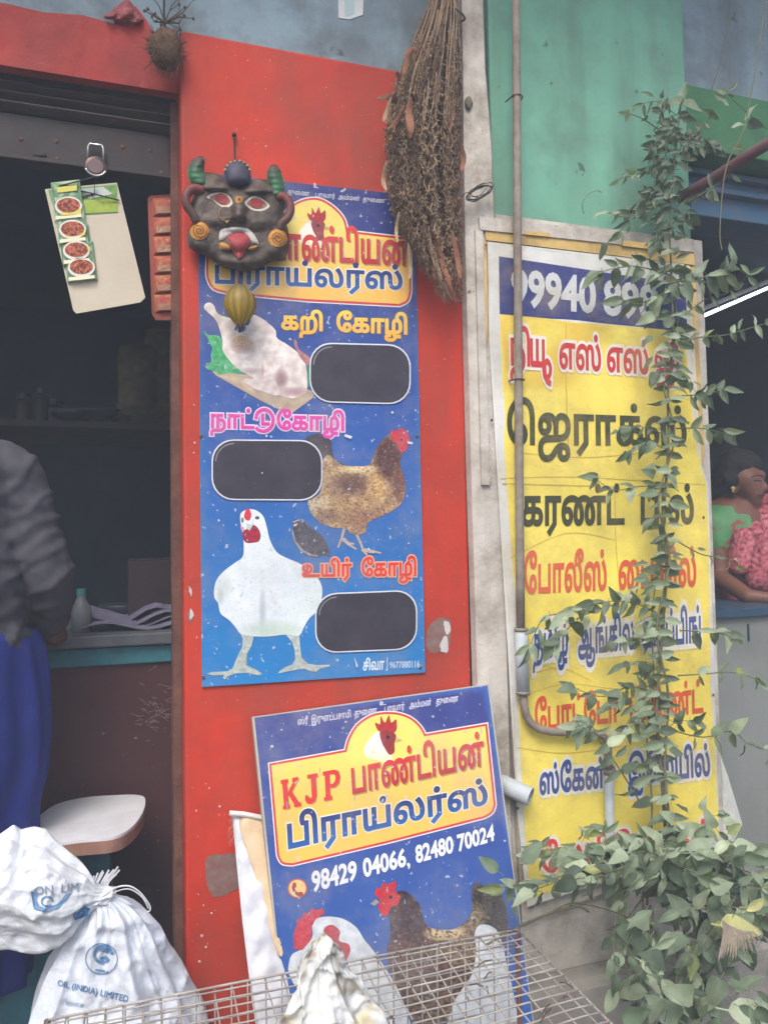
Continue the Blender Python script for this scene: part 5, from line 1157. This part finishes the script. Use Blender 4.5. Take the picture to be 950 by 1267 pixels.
def leafmesh(kind, m):                 # unit leaf along +y, face +z, folded on the midrib and drooping at the tip
    W = {0: .24, 1: .17, 2: .30}[kind]; prof = {0: [(0, .02), (.08, .5), (.22, .9), (.4, 1), (.6, .86), (.8, .5), (.93, .18), (1, 0)], 1: [(0, .02), (.1, .45), (.28, .85), (.5, 1), (.7, .75), (.87, .36), (.96, .12), (1, 0)], 2: [(0, .3), (.05, .75), (.2, 1), (.4, .95), (.6, .74), (.8, .4), (.93, .14), (1, 0)]}[kind]
    vs = []; fs = []
    for i, (t, w) in enumerate(prof):
        dz = -(.12, .34, .22)[kind] * t * t + .04 * math.sin(t * 9 + kind * 2); wv = .02 * math.sin(i * 2.3)
        vs += [(-W * w, t - .03 * w, dz + .10 * w + wv), (-W * w * .5, t, dz + .05 * w), (0, t, dz), (W * w * .5, t, dz + .05 * w), (W * w, t - .03 * w, dz + .10 * w - wv)]
    for i in range(len(prof) - 1):
        for k in range(4): fs.append((5 * i + k, 5 * i + k + 1, 5 * i + k + 6, 5 * i + k + 5))
    vs += [(-.012, -.22, .02), (.012, -.22, .02), (.012, .02, 0), (-.012, .02, 0)]; n = len(vs); fs.append((n - 4, n - 3, n - 2, n - 1))
    me = bpy.data.meshes.new('leaf'); me.from_pydata(vs, [], fs); me.materials.append(m); me.polygons.foreach_set('use_smooth', [True] * len(fs)); me.update(); return me
LM = [[leafmesh(k, m) for k in range(3)] for m in M_leaf]
vine = empty('climbing_vine', U(850, 1260, -.30), 'leafy green vine climbing the right side of the yellow banner from a bushy base', 'vine')
VO = origin(vine)
LEAVES = []                            # (size, matrix, tone, kind)
def leaf(p, size, px_dir, tone=None, up=None, kind=None):
    vd = (CP - p).normalized(); R_ = CM @ V((1, 0, 0)); D_ = CM @ V((0, -1, 0))
    y = (R_ * px_dir[0] + D_ * px_dir[1]); y = y.normalized() + vd * random.uniform(-.45, .6); y.normalize()
    zc_ = (vd + V((random.uniform(-1.1, 1.1), random.uniform(-.3, .3), random.uniform(-.5, 1.1)))).normalized(); x = y.cross(zc_).normalized(); zc_ = x.cross(y).normalized()
    M_ = Matrix((x, y, zc_)).transposed().to_4x4() @ Matrix.Diagonal((size * random.uniform(.8, 1.15), size, size, 1)); M_.translation = p - VO
    if tone is None: tone = random.choices([0, 1, 2, 3], [5, 3, 2.2, .25])[0]
    LEAVES.append((size, M_, tone, random.choice((0, 1, 2)) if kind is None else kind))
M_stem = mat('vine_stem', (112, 112, 84), .85, .3, 20, grime=(84, 72, 58), ga=.5, gs=20, bump=.4); 
def branch(path, dep, r0=.0022, lsz=(22, 32), gap=13, start=0, tone=None, both=True, droop=.75, jit=2):
    D = dep if isinstance(dep, tuple) else (dep, dep); P2 = spline(path, 8, False); n = len(P2)
    P = [U(x, y, D[0] + (D[1] - D[0]) * i / n) for i, (x, y) in enumerate(P2)]
    MB().tube(P, [r0 * (1 - .6 * i / n) for i in range(len(P))], 5).out('branch' if r0 < .004 else 'stem', M_stem, vine, True)
    acc = 0; side = 1
    for i in range(1, n):
        acc += math.dist(P2[i], P2[i - 1]); 
        if acc > gap and i > start:
            acc = random.uniform(-3, 3); tx, ty = P2[i][0] - P2[i - 1][0], P2[i][1] - P2[i - 1][1]; l = math.hypot(tx, ty) or 1; tx /= l; ty /= l
            for s_ in ((1, -1) if both else (side,)):
                k = random.uniform(.5, 1.5); dx, dy = tx * .6 - ty * s_ * k, ty * .6 + tx * s_ * k + droop
                s = random.uniform(*lsz); sc = (P[i] - CP).length / FPX * .88
                leaf(P[i] + V((random.uniform(-jit, jit) * sc, random.uniform(-.02, .004), random.uniform(-jit, jit) * sc)), s * sc, (dx, dy), tone)
            side = -side
    s = random.uniform(*lsz); sc = (P[-1] - CP).length / FPX; leaf(P[-1], s * sc, (tx, ty + droop * .5), tone)
# main stems
branch([(838, 1150), (826, 1060), (818, 960), (812, 880), (818, 790), (824, 700), (820, 640), (826, 560), (826, 480), (832, 420), (830, 340), (828, 270), (834, 200), (842, 130)], (-.16, -.07), .0055, (14, 30), 15)
branch([(850, 1180), (832, 1050), (822, 950), (826, 860), (812, 780), (828, 690), (814, 620), (834, 540), (820, 470), (838, 400), (822, 330)], (-.18, -.09), .0042, (14, 28), 24)
branch([(800, 1120), (806, 1000), (800, 920), (808, 850), (806, 760), (816, 700)], (-.14, -.08), .0030, (20, 32), 34)
def clump(cx, cy, rx, ry, n, sz, dep, tone=None):
    for i in range(n):
        a = random.uniform(0, 6.28); r = math.sqrt(random.random()); x, y = cx + rx * r * math.cos(a), cy + ry * r * math.sin(a); p = U(x, y, random.uniform(*dep)); sc = (p - CP).length / FPX
        leaf(p, random.uniform(*sz) * sc * .78, (math.cos(a) + random.uniform(-.6, .6), math.sin(a) * .6 + random.uniform(-.3, .8)), tone)
clump(826, 180, 22, 50, 60, (8, 17), (-.12, -.04), 2); clump(822, 260, 28, 34, 44, (10, 22), (-.14, -.04), 2); clump(820, 330, 26, 28, 18, (18, 28), (-.14, -.05))
clump(820, 430, 16, 60, 14, (20, 32), (-.15, -.07)); clump(815, 720, 16, 60, 9, (20, 30), (-.15, -.07)); clump(818, 600, 14, 60, 8, (20, 30), (-.15, -.07))
for P_, d_, sz, gp in (([(828, 600), (790, 602), (760, 606), (735, 592)], (-.08, -.12), (16, 26), 22), ([(822, 770), (800, 752), (770, 744), (740, 746), (712, 754), (690, 766)], (-.08, -.14), (18, 30), 12), ([(815, 800), (790, 790), (760, 796)], (-.1, -.12), (16, 24), 14),
                       ([(760, 748), (720, 762), (700, 780), (685, 795)], (-.1, -.12), (20, 30), 18), ([(700, 760), (672, 765), (655, 800)], (-.12, -.12), (18, 28), 18), ([(820, 860), (780, 850), (745, 862), (712, 852)], (-.09, -.12), (16, 26), 22),
                       ([(832, 430), (862, 418), (900, 414), (940, 402), (962, 398)], (-.1, -.22), (13, 20), 15), ([(834, 400), (870, 372), (900, 362), (925, 340)], (-.1, -.2), (14, 22), 26), ([(830, 350), (860, 345), (885, 340), (900, 334)], (-.1, -.2), (24, 36), 13),
                       ([(828, 340), (790, 330), (760, 332), (740, 338)], (-.08, -.12), (18, 28), 16), ([(826, 360), (790, 376), (770, 372)], (-.08, -.12), (20, 30), 14), ([(838, 490), (870, 488), (895, 482)], (-.1, -.16), (18, 28), 14), ([(836, 530), (866, 530), (895, 536)], (-.1, -.16), (20, 30), 14),
                       ([(834, 560), (800, 548), (775, 560)], (-.09, -.12), (18, 28), 14), ([(838, 670), (868, 686), (896, 690), (912, 700)], (-.1, -.18), (10, 18), 20), ([(840, 780), (880, 782), (905, 788)], (-.1, -.16), (18, 26), 18), ([(838, 836), (870, 834), (905, 832), (935, 840)], (-.1, -.2), (14, 22), 20),
                       ([(836, 905), (870, 912), (905, 905), (925, 920), (960, 930)], (-.1, -.2), (18, 30), 20), ([(790, 990), (765, 950), (742, 915), (733, 900)], (-.14, -.16), (22, 34), 16), ([(733, 900), (722, 892), (712, 896)], (-.16, -.16), (24, 34), 8), ([(800, 900), (775, 870), (756, 872)], (-.1, -.14), (18, 26), 16),
                       ([(830, 250), (790, 262), (768, 268), (752, 262)], (-.06, -.1), (12, 20), 12), ([(826, 215), (790, 215), (765, 222)], (-.06, -.08), (9, 15), 12), ([(826, 170), (800, 150), (778, 140)], (-.06, -.08), (8, 14), 16), ([(846, 180), (866, 160), (880, 140), (900, 112)], (-.07, -.12), (9, 15), 14),
                       ([(826, 240), (796, 248), (764, 290), (752, 300)], (-.06, -.1), (14, 22), 18), ([(850, 250), (880, 232), (905, 210), (922, 150)], (-.1, -.2), (12, 20), 26)):
    branch(P_, d_, .0022, sz, gp)
for i in range(16):
    x0, y0_ = random.uniform(815, 842), random.uniform(130, 320); a = random.uniform(-3.1, .2) if i % 3 else random.uniform(0, 6.2); L_ = random.uniform(22, 62)
    branch([(x0, y0_), (x0 + math.cos(a) * L_ * .5, y0_ + math.sin(a) * L_ * .5 - 4), (x0 + math.cos(a) * L_, y0_ + math.sin(a) * L_ * .7 + random.uniform(0, 14))], (-.07, -.13), .0013, (9, 18), 12, tone=random.choice((2, 2, 0)))
for i in range(9):
    y0_ = random.uniform(380, 960); sgn = random.choice((-1, 1)); L_ = random.uniform(30, 60)
    branch([(822, y0_), (822 + sgn * L_ * .5, y0_ - 10), (822 + sgn * L_, y0_ + random.uniform(-8, 20))], (-.09, -.14), .0013, (12, 24), 15)
clump(716, 1048, 66, 26, 34, (16, 28), (-.2, -.1)); clump(860, 1020, 40, 24, 12, (16, 28), (-.2, -.1))
# bushy foot
for i in range(20):
    a = random.uniform(-3.2, .3); L_ = random.uniform(70, 150); x0, y0_ = random.uniform(790, 860), random.uniform(1065, 1125)
    ex, ey = x0 + math.cos(a) * L_ * 1.05, y0_ + math.sin(a) * L_ * .5 + random.uniform(-5, 30)
    ex = min(ex, 965)
    branch([(x0, y0_), ((x0 + ex) / 2, (y0_ + ey) / 2 - random.uniform(5, 25)), (ex, ey)], (-.14 - random.random() * .1, -.18 - random.random() * .28), .0024, (18, 38), 19, droop=.5)
for i in range(15):
    x0, y0_ = random.uniform(770, 930), random.uniform(1070, 1150); branch([(x0, y0_), (x0 + random.uniform(-30, 30), y0_ + 50), (x0 + random.uniform(-50, 50), y0_ + random.uniform(90, 170))], (-.16, -.3), .0024, (18, 34), 20, droop=.9)
clump(715, 1050, 50, 24, 12, (18, 32), (-.2, -.1)); clump(815, 1055, 60, 34, 34, (20, 36), (-.28, -.1)); clump(885, 1060, 50, 36, 26, (22, 38), (-.34, -.14)); clump(870, 1140, 70, 50, 26, (26, 46), (-.4, -.16), None)
clump(905, 1235, 50, 30, 12, (28, 46), (-.6, -.35)); clump(830, 1215, 40, 40, 14, (26, 44), (-.4, -.2), 2)
for x, y, s, dx, dy, t in ((616, 1078, 26, -.8, -.6, 0), (620, 1098, 28, -.8, .1, 3), (632, 1110, 24, .3, 1, 3), (648, 1096, 26, 1, -.3, 0), (650, 1066, 30, .6, -.8, 0), (890, 1145, 44, 1, .15, 3), (770, 1258, 40, 1, -.1, 0), (900, 1250, 52, 1, .2, 1), (840, 1262, 40, -.6, -.4, 1), (916, 1130, 40, -.3, 1, 1)):
    p = U(x, y, -.25 if x < 700 else -.4); leaf(p, s * (p - CP).length / FPX, (dx, dy), t)
branch([(720, 1075), (680, 1088), (650, 1090), (625, 1096)], (-.2, -.25), .0018, (16, 24), 30)
LEAVES.sort(key=lambda q: -q[0])
for s, M_, t, k in LEAVES[:290]:
    o = bpy.data.objects.new('leaf', LM[t][k]); COL.objects.link(o); o.parent = vine; o.matrix_local = M_
rest = [MB() for _ in M_leaf]
for s, M_, t, k in LEAVES[290:]:
    me = LM[t][k]; rest[t].add([M_ @ v.co + VO for v in me.vertices], [tuple(p.vertices) for p in me.polygons])
for t, b in enumerate(rest):
    if b.v: b.out('foliage', M_leaf[t], vine, True, kind='stuff')
print('LEAVES', len(LEAVES))
# thin climbing tendril crossing at the right and curly twig
b = MB(); b.tube([U(x, y, -.25) for x, y in spline([(948, -10), (938, 60), (930, 110), (918, 165), (900, 200), (893, 240), (890, 290), (893, 310)], 5, False)], .0016, 5); b.out('tendril', M_stem, vine, True)
b = MB(); b.tube([U(x, y, -.2) for x, y in spline([(905, 122), (925, 140), (948, 160)], 4, False)], .0014, 4); b.out('tendril', M_stem, vine, True)
b = MB(); b.tube([U(x, y, -.08) for x, y in spline([(744, 238), (738, 236), (728, 240), (720, 252), (722, 264)], 4, False)], .0010, 4); b.out('tendril', M_stem, vine, True)
b = MB(); b.tube([U(x, y, -.2) for x, y in spline([(600, 1170), (640, 1148), (680, 1130), (715, 1122), (728, 1128)], 5, False)], .0030, 5); b.out('tendril', M_stem, vine, True)
b = MB(); b.tube([U(x, y, -.2) for x, y in spline([(680, 1130), (705, 1118), (730, 1120), (770, 1132), (800, 1150)], 5, False)], .0022, 5); b.out('tendril', M_stem, vine, True)
b = MB(); b.tube([U(x, y, -.10) for x, y in spline([(900, 10), (898, 40), (890, 80), (880, 110)], 5, False)], .0012, 4); b.out('tendril', M_stem, vine, True)
for x, y, s, dx, dy in ((930, 78, 20, -.8, -.1), (915, 48, 22, -.9, .3), (914, 150, 18, 1, .1), (925, 8, 22, -.8, .4)): pass
# dead fronds and scraps at the bottom right corner
for i in range(16):
    p0 = U(893 + i * 1.2, 1138 + i, -.45); e0 = U(888 + i * 3.6, 1188 - i * 1.2 + random.uniform(-6, 8), -.45)
    blade([p0, (p0 + e0) / 2 + V((.01, 0, .01)), e0], .0026, mat('bleached_frond', (150, 138, 124), .8, .25, 30, bump=.3), 'frond_blade', None if False else (frond if i else (frond := empty('dead_frond', U(915, 1190, -.5), 'bleached dead palm frond lying under the vine at the bottom right', 'frond'))), .5)
b = MB(); S = Wall(-.1); pillow(b, [(905, 1090), (935, 1082), (965, 1095), (968, 1130), (940, 1126), (915, 1112)], S, 0, .03, lambda x, y: lerp((34, 120, 130), (30, 90, 110), fbm(x, y, .05)), 5, bumpf=lambda x, y: noise.noise(V((x * .08, y * .08, 1))) * .03); b.out('teal_plastic_bag', M_poly, None, True, True, label='crumpled teal plastic bag lying behind the vine at the right', cat='plastic bag', base=S.at(930, 1128))
lit = MB()
for i in range(420):
    x, y = random.uniform(.8, 2.4), random.uniform(-1.1, -.1); p = V((x, y, .006 + random.random() * .02)); a = random.uniform(0, 6.3); s = random.uniform(.01, .028); u_ = V((math.cos(a), math.sin(a), random.uniform(-.3, .3))) * s; w_2 = V((-math.sin(a), math.cos(a), random.uniform(-.4, .4))) * s * .45
    lit.add([p - u_, p + w_2, p + u_, p - w_2], [(0, 1, 2, 3)])
lit.out('leaf_litter', mat('dry_litter', (120, 96, 74), .9, .4, 40), None, label='dry leaf litter scattered over the dirt under the vine', cat='leaf litter', kind='stuff', base=V((1.4, -.5, 0)))

# ================================================================== RIGHT COUNTER AND WOMAN
yr = .34; zc2 = U(910, 752, yr).z
rc = empty('print_counter', V((2.1, yr, .3)), 'pale grey counter with a dark blue top edge in the print shop', 'counter')
MB().box((1.4, yr, .3), (3.4, yr + .02, zc2 - .035)).box((1.4, yr + .021, .3), (1.42, yr + .5, zc2 - .035)).out('front_panel', mat('grey_laminate', (128, 132, 128), .6, .12, 3, grime=(96, 100, 92), ga=.4, gs=4, bump=.1), rc)
MB().box((1.39, yr - .02, zc2 - .034), (3.4, yr + .5, zc2), bev=.004).out('counter_top', mat('dark_blue_top', (44, 70, 92), .45, .2, 9), rc)
MB().box((2.075, yr - .003, zc2 - .12), (2.083, yr - .0005, zc2 - .06)).out('lock_plate', mat('dull_steel'), rc)
zb3 = U(930, 1010, yr - .1).z
MB().box((1.66, -.35, 0), (4.0, .30, .16), bev=.02).out('door_step', mat('dark_step', (70, 76, 76), .9, .3, 5, grime=(50, 54, 50), ga=.6, gs=5, bump=.4), rc)
wy = .72
wo = empty('person', V((U(905, 900, wy).x, wy, .3)), 'woman in a green blouse and pink red patterned sari bending over the print shop counter', 'person')
SKIN_W = mat('brown_skin', (112, 74, 58), .5, .12, 14, bump=.05, spec=.4)
w = lambda x, y, d=0: U(x, y, wy + d)
caps = [(w(912, 584), w(916, 592, -.02), .078, .074), (w(924, 594, -.05), w(931, 610, -.06), .056, .044), (w(928, 612, -.055), w(933, 620, -.065), .036, .026), (w(941, 594, -.085), w(947, 604, -.10), .010, .014), (w(934, 613, -.08), w(941, 613, -.088), .016, .012), (w(936, 588, -.07), w(941, 588, -.08), .026, .02), (w(908, 600, -.045), w(908, 608, -.045), .014, .012),
        (w(908, 606, .02), w(903, 646, .02), .047, .052), (w(903, 650, .03), w(916, 700, .03), .13, .12), (w(916, 700, .03), w(914, 800, .03), .12, .12),
        (w(884, 655, 0), w(890, 715, -.04), .052, .038), (w(890, 715, -.05), w(925, 738, -.2), .038, .030), (w(925, 738, -.2), w(962, 742, -.28), .030, .022), (w(962, 742, -.28), w(975, 743, -.30), .026, .022),
        (w(945, 660, -.0), w(965, 712, -.08), .048, .036), (w(965, 712, -.08), w(985, 742, -.27), .034, .024)]
for i, (dx, dy) in enumerate(((14, -3), (18, 0), (18, 2), (16, 5))): caps.append((w(974, 742 + i * 1.0, -.30), w(974 + dx, 742 + dy, -.315), .0085, .0065))
caps.append((w(972, 738, -.30), w(984, 734, -.31), .009, .007))
vs, fs = remesh(caps, .0065, 4); obj('body', vs, fs, SKIN_W, wo, True); wbv, wbf = vs, fs
caps = [(w(908, 578, .0), w(900, 592, .02), .084, .072), (w(886, 604, .07), w(884, 614, .08), .050, .045), (w(922, 572, -.03), w(932, 573, -.05), .052, .036), (w(903, 594, -.03), w(900, 600, -.02), .04, .03)]
vs, fs = remesh(caps, .008, 4); obj('hair', crumple(vs, .003, 60), fs, mat('black_hair', (26, 24, 26), .5, .3, 40, bump=.6, bs=200), wo, True)
b = MB(); p = w(906, 604, -.055); b.ball(p, .008, 8, (206, 180, 110)); b.ball(p + V((0, 0, -.012)), .005, 8, (206, 180, 110)); b.out('earring', FLESH, wo, True, True)
wsk = Skin(wbv, wbf); b = MB(); q = lambda x, y, l=.0015: wsk.at(x, y, l)
b.tube([q(930, 590), q(934, 588.5), q(939, 588), q(943, 589)], .0022, 5, (34, 24, 22)); b.tube([q(932, 595), q(936, 594), q(941, 595.5)], .0022, 5, (30, 22, 22)); b.tube([q(933, 596.5), q(937, 597), q(940, 597)], .0016, 5, (150, 130, 120)); b.tube([q(936, 613), q(940, 612), q(943, 613)], .0034, 6, (112, 52, 50)); b.ball(q(927, 587), .001, 5, (120, 20, 20)); b.out('eye_and_lip', FLESH, wo, True, True)
vs, fs = remesh([(w(884, 652, 0), w(886, 672, -.01), .066, .060), (w(900, 655, .03), w(915, 690, .03), .134, .128)], .010, 5)
grn = lambda v: (84, 140, 92) if noise.noise(v * 38) < .36 else (150, 70, 66)
obj('blouse', vs, fs, FLESH, wo, True, [grn(v) for v in vs])
# sari: a draped, pleated sheet over the front
vs, fs = remesh([(w(938, 640, -.04), w(914, 668, -.07), .040, .042), (w(918, 668, -.08), w(914, 698, -.09), .055, .045), (w(955, 634, -.03), w(960, 720, -.08), .085, .10), (w(934, 668, -.08), w(940, 718, -.10), .078, .062), (w(940, 650, -.05), w(950, 690, -.08), .06, .09)], .0055, 3)
def pleat(v):
    u = (v.x * .8 - v.z * .35) * 120; return v + V((0, -1, 0)) * (.020 * (.5 - abs(math.sin(u * .42 + noise.noise(v * 8)))) + .001 * noise.noise(v * 30))
vs = [pleat(v) for v in vs]
def sari(v):
    q = noise.noise(v * 75) + .4 * noise.noise(v * 150); return lerp((176, 84, 96), (104, 46, 58), min(1, max(0, q - .1) * 2.6)) if q > 0 else lerp((176, 84, 96), (192, 124, 130), -q * 2)
obj('sari_drape', vs, fs, FLESH, wo, True, [sari(v) for v in vs])
b = MB(); vs, fs = remesh([(w(915, 745, .03), w(914, 1000, .03), .15, .2)], .015, 4); obj('sari_skirt', vs, fs, mat('pink_sari_cloth', (150, 62, 78), .8, .3, 30), wo, True)
# dim shapes behind her
# ================================================================== MAN ON THE LEFT
my = .10
mn = empty('person', V((U(-45, 900, my + .05).x, my + .05, .3)), 'man in a grey shirt and blue lungi seen from behind at the left edge', 'person')
m_ = lambda x, y, d=0: U(x, y, my + d)
hx = -95
caps = [(m_(hx, 395), m_(hx, 425), .082, .076), (m_(hx - 2, 425, -.01), m_(hx - 6, 445, -.02), .07, .055), (m_(hx, 450, .02), m_(hx + 2, 520, .02), .058, .064), (m_(hx, 560), m_(hx, 760), .13, .13),
        (m_(10, 600, .02), m_(62, 728, .05), .052, .042), (m_(62, 728, .05), m_(66, 782, .20), .038, .028), (m_(66, 782, .2), m_(72, 786, .24), .034, .028),
        (m_(-200, 600, .02), m_(-235, 740, .08), .052, .042), (m_(-235, 740, .08), m_(-210, 790, .24), .038, .028), (m_(hx - 50, 800), m_(hx - 60, 1230), .085, .05), (m_(hx + 50, 800), m_(hx + 60, 1230), .085, .05), (m_(hx + 60, 1225), m_(hx + 66, 1245, .12), .045, .035), (m_(hx - 60, 1225), m_(hx - 66, 1245, .12), .045, .035)]
for i in range(4): caps.append((m_(72 + i * 3 - 4, 786, .25 + .002 * i), m_(74 + i * 5 - 8, 790, .31 - .008 * abs(i - 1.5)), .010, .008)); caps.append((m_(-212 + i * 4, 790, .26), m_(-214 + i * 5, 794, .33), .010, .008))
caps += [(m_(60, 786, .22), m_(52, 790, .26), .011, .009), (m_(-200, 790, .25), m_(-192, 794, .28), .011, .009), (m_(hx - 38, 412), m_(hx - 38, 424), .014, .012), (m_(hx + 38, 412), m_(hx + 38, 424), .014, .012)]
vs, fs = remesh(caps, .010, 4); obj('body', vs, fs, SKIN_W, mn, True)
vs, fs = remesh([(m_(hx, 388, -.01), m_(hx, 408, -.03), .090, .082)], .01, 3); obj('hair', crumple(vs, .004, 60), fs, mat('black_hair'), mn, True)
caps = [(m_(hx - 60, 600, .0), m_(hx + 58, 600, .0), .125, .125), (m_(hx, 560, 0), m_(hx, 600, 0), .10, .13), (m_(hx - 40, 560, 0), m_(0, 580, .0), .07, .072), (m_(hx - 40, 620), m_(hx - 32, 800), .135, .13), (m_(hx + 45, 620), m_(hx + 58, 800), .135, .125),
        (m_(12, 592, -.01), m_(37, 650, -.01), .076, .068), (m_(37, 650, -.01), m_(57, 712, .0), .068, .060), (m_(57, 712, .0), m_(60, 764, .09), .060, .048), (m_(-190, 592), m_(-232, 730, .06), .08, .062), (m_(-232, 735, .06), m_(-222, 775, .15), .058, .046), (m_(hx - 40, 790), m_(hx + 72, 800), .12, .11)]
vs, fs = remesh(caps, .0085, 3); M_shirt = mat('grey_shirt_cloth', (70, 69, 76), .85, .05, 8, bump=.15, bs=250)
def wrinkles(v): 
    q = v.copy(); n1 = noise.noise(V((v.x * 6 + v.z * 9, v.y * 5, v.z * 4 - v.x * 6))); return (abs(n1) * -1 + .25) * .017 + .004 * noise.noise(v * 30)
me = bpy.data.meshes.new('t'); me.from_pydata([tuple(v) for v in vs], [], fs); me.update(); nr = [v.normal.copy() for v in me.vertices]; bpy.data.meshes.remove(me)
vs = [v + n * wrinkles(v) for v, n in zip(vs, nr)]; 
def arm_fold(v):
    k = abs(noise.noise(V((v.x * 7 + v.z * 6, v.y * 3, v.z * 15 - v.x * 9)))); k2 = abs(noise.noise(V((v.x * 16, v.y * 5, v.z * 30 + v.x * 14))))
    return max(0, .22 - k) * .034 + max(0, .2 - k2) * .014
vs = [v + n * (arm_fold(v) - .001) for v, n in zip(vs, nr)]
obj('shirt', vs, fs, M_shirt, mn, True)
# lungi: pleated cloth tube
rows = []; K = 40; prl = [(784, -215, 40), (800, -220, 50), (850, -222, 56), (920, -222, 58), (960, -220, 52), (1000, -216, 40), (1100, -210, 44), (1200, -204, 34), (1240, -200, 28)]
for j in range(K + 1):
    py = 784 + 440 * j / K; a, b_ = edge(prl, py); l, r = m_(a, py, .02), m_(b_, py, .02); rows.append(((l + r) / 2, X, Y_, (r - l).length / 2, .17, 0))
def fold4(u, t): return 1 + (.015 + .05 * u) * math.sin(11 * t + 2 * math.sin(2 * t)) + .03 * math.sin(5 * t + u * 3)
vs, fs = loftbody(rows, 120, fold4); vs = crumple(vs, .008, 9, 4); obj('lungi', vs, fs, mat('royal_blue_cloth', (34, 48, 124), .75, .18, 7, bump=.2, bs=200), mn, True)

# ================================================================== HAZE ADDED FOR A LENS VEIL
hz = bpy.data.materials.new('lens_veil_haze'); hz.use_nodes = True; nt = hz.node_tree
for n in list(nt.nodes):
    if n.type != 'OUTPUT_MATERIAL': nt.nodes.remove(n)
pv = nt.nodes.new('ShaderNodeVolumePrincipled'); pv.inputs['Color'].default_value = (.76, .87, 1, 1); pv.inputs['Density'].default_value = HAZE  # even volume added to stand in for the veil of a smeared lens
nt.links.new(pv.outputs[0], [n for n in nt.nodes if n.type == 'OUTPUT_MATERIAL'][0].inputs['Volume'])
hb = MB().box((-66, -66, -1.0), (66, 66, 4.1)).out('haze', hz, None, kind='stuff', base=V((0, 0, -1))); hb['label'] = 'thin pale haze volume added to imitate a veiled lens'; hb['category'] = 'haze'
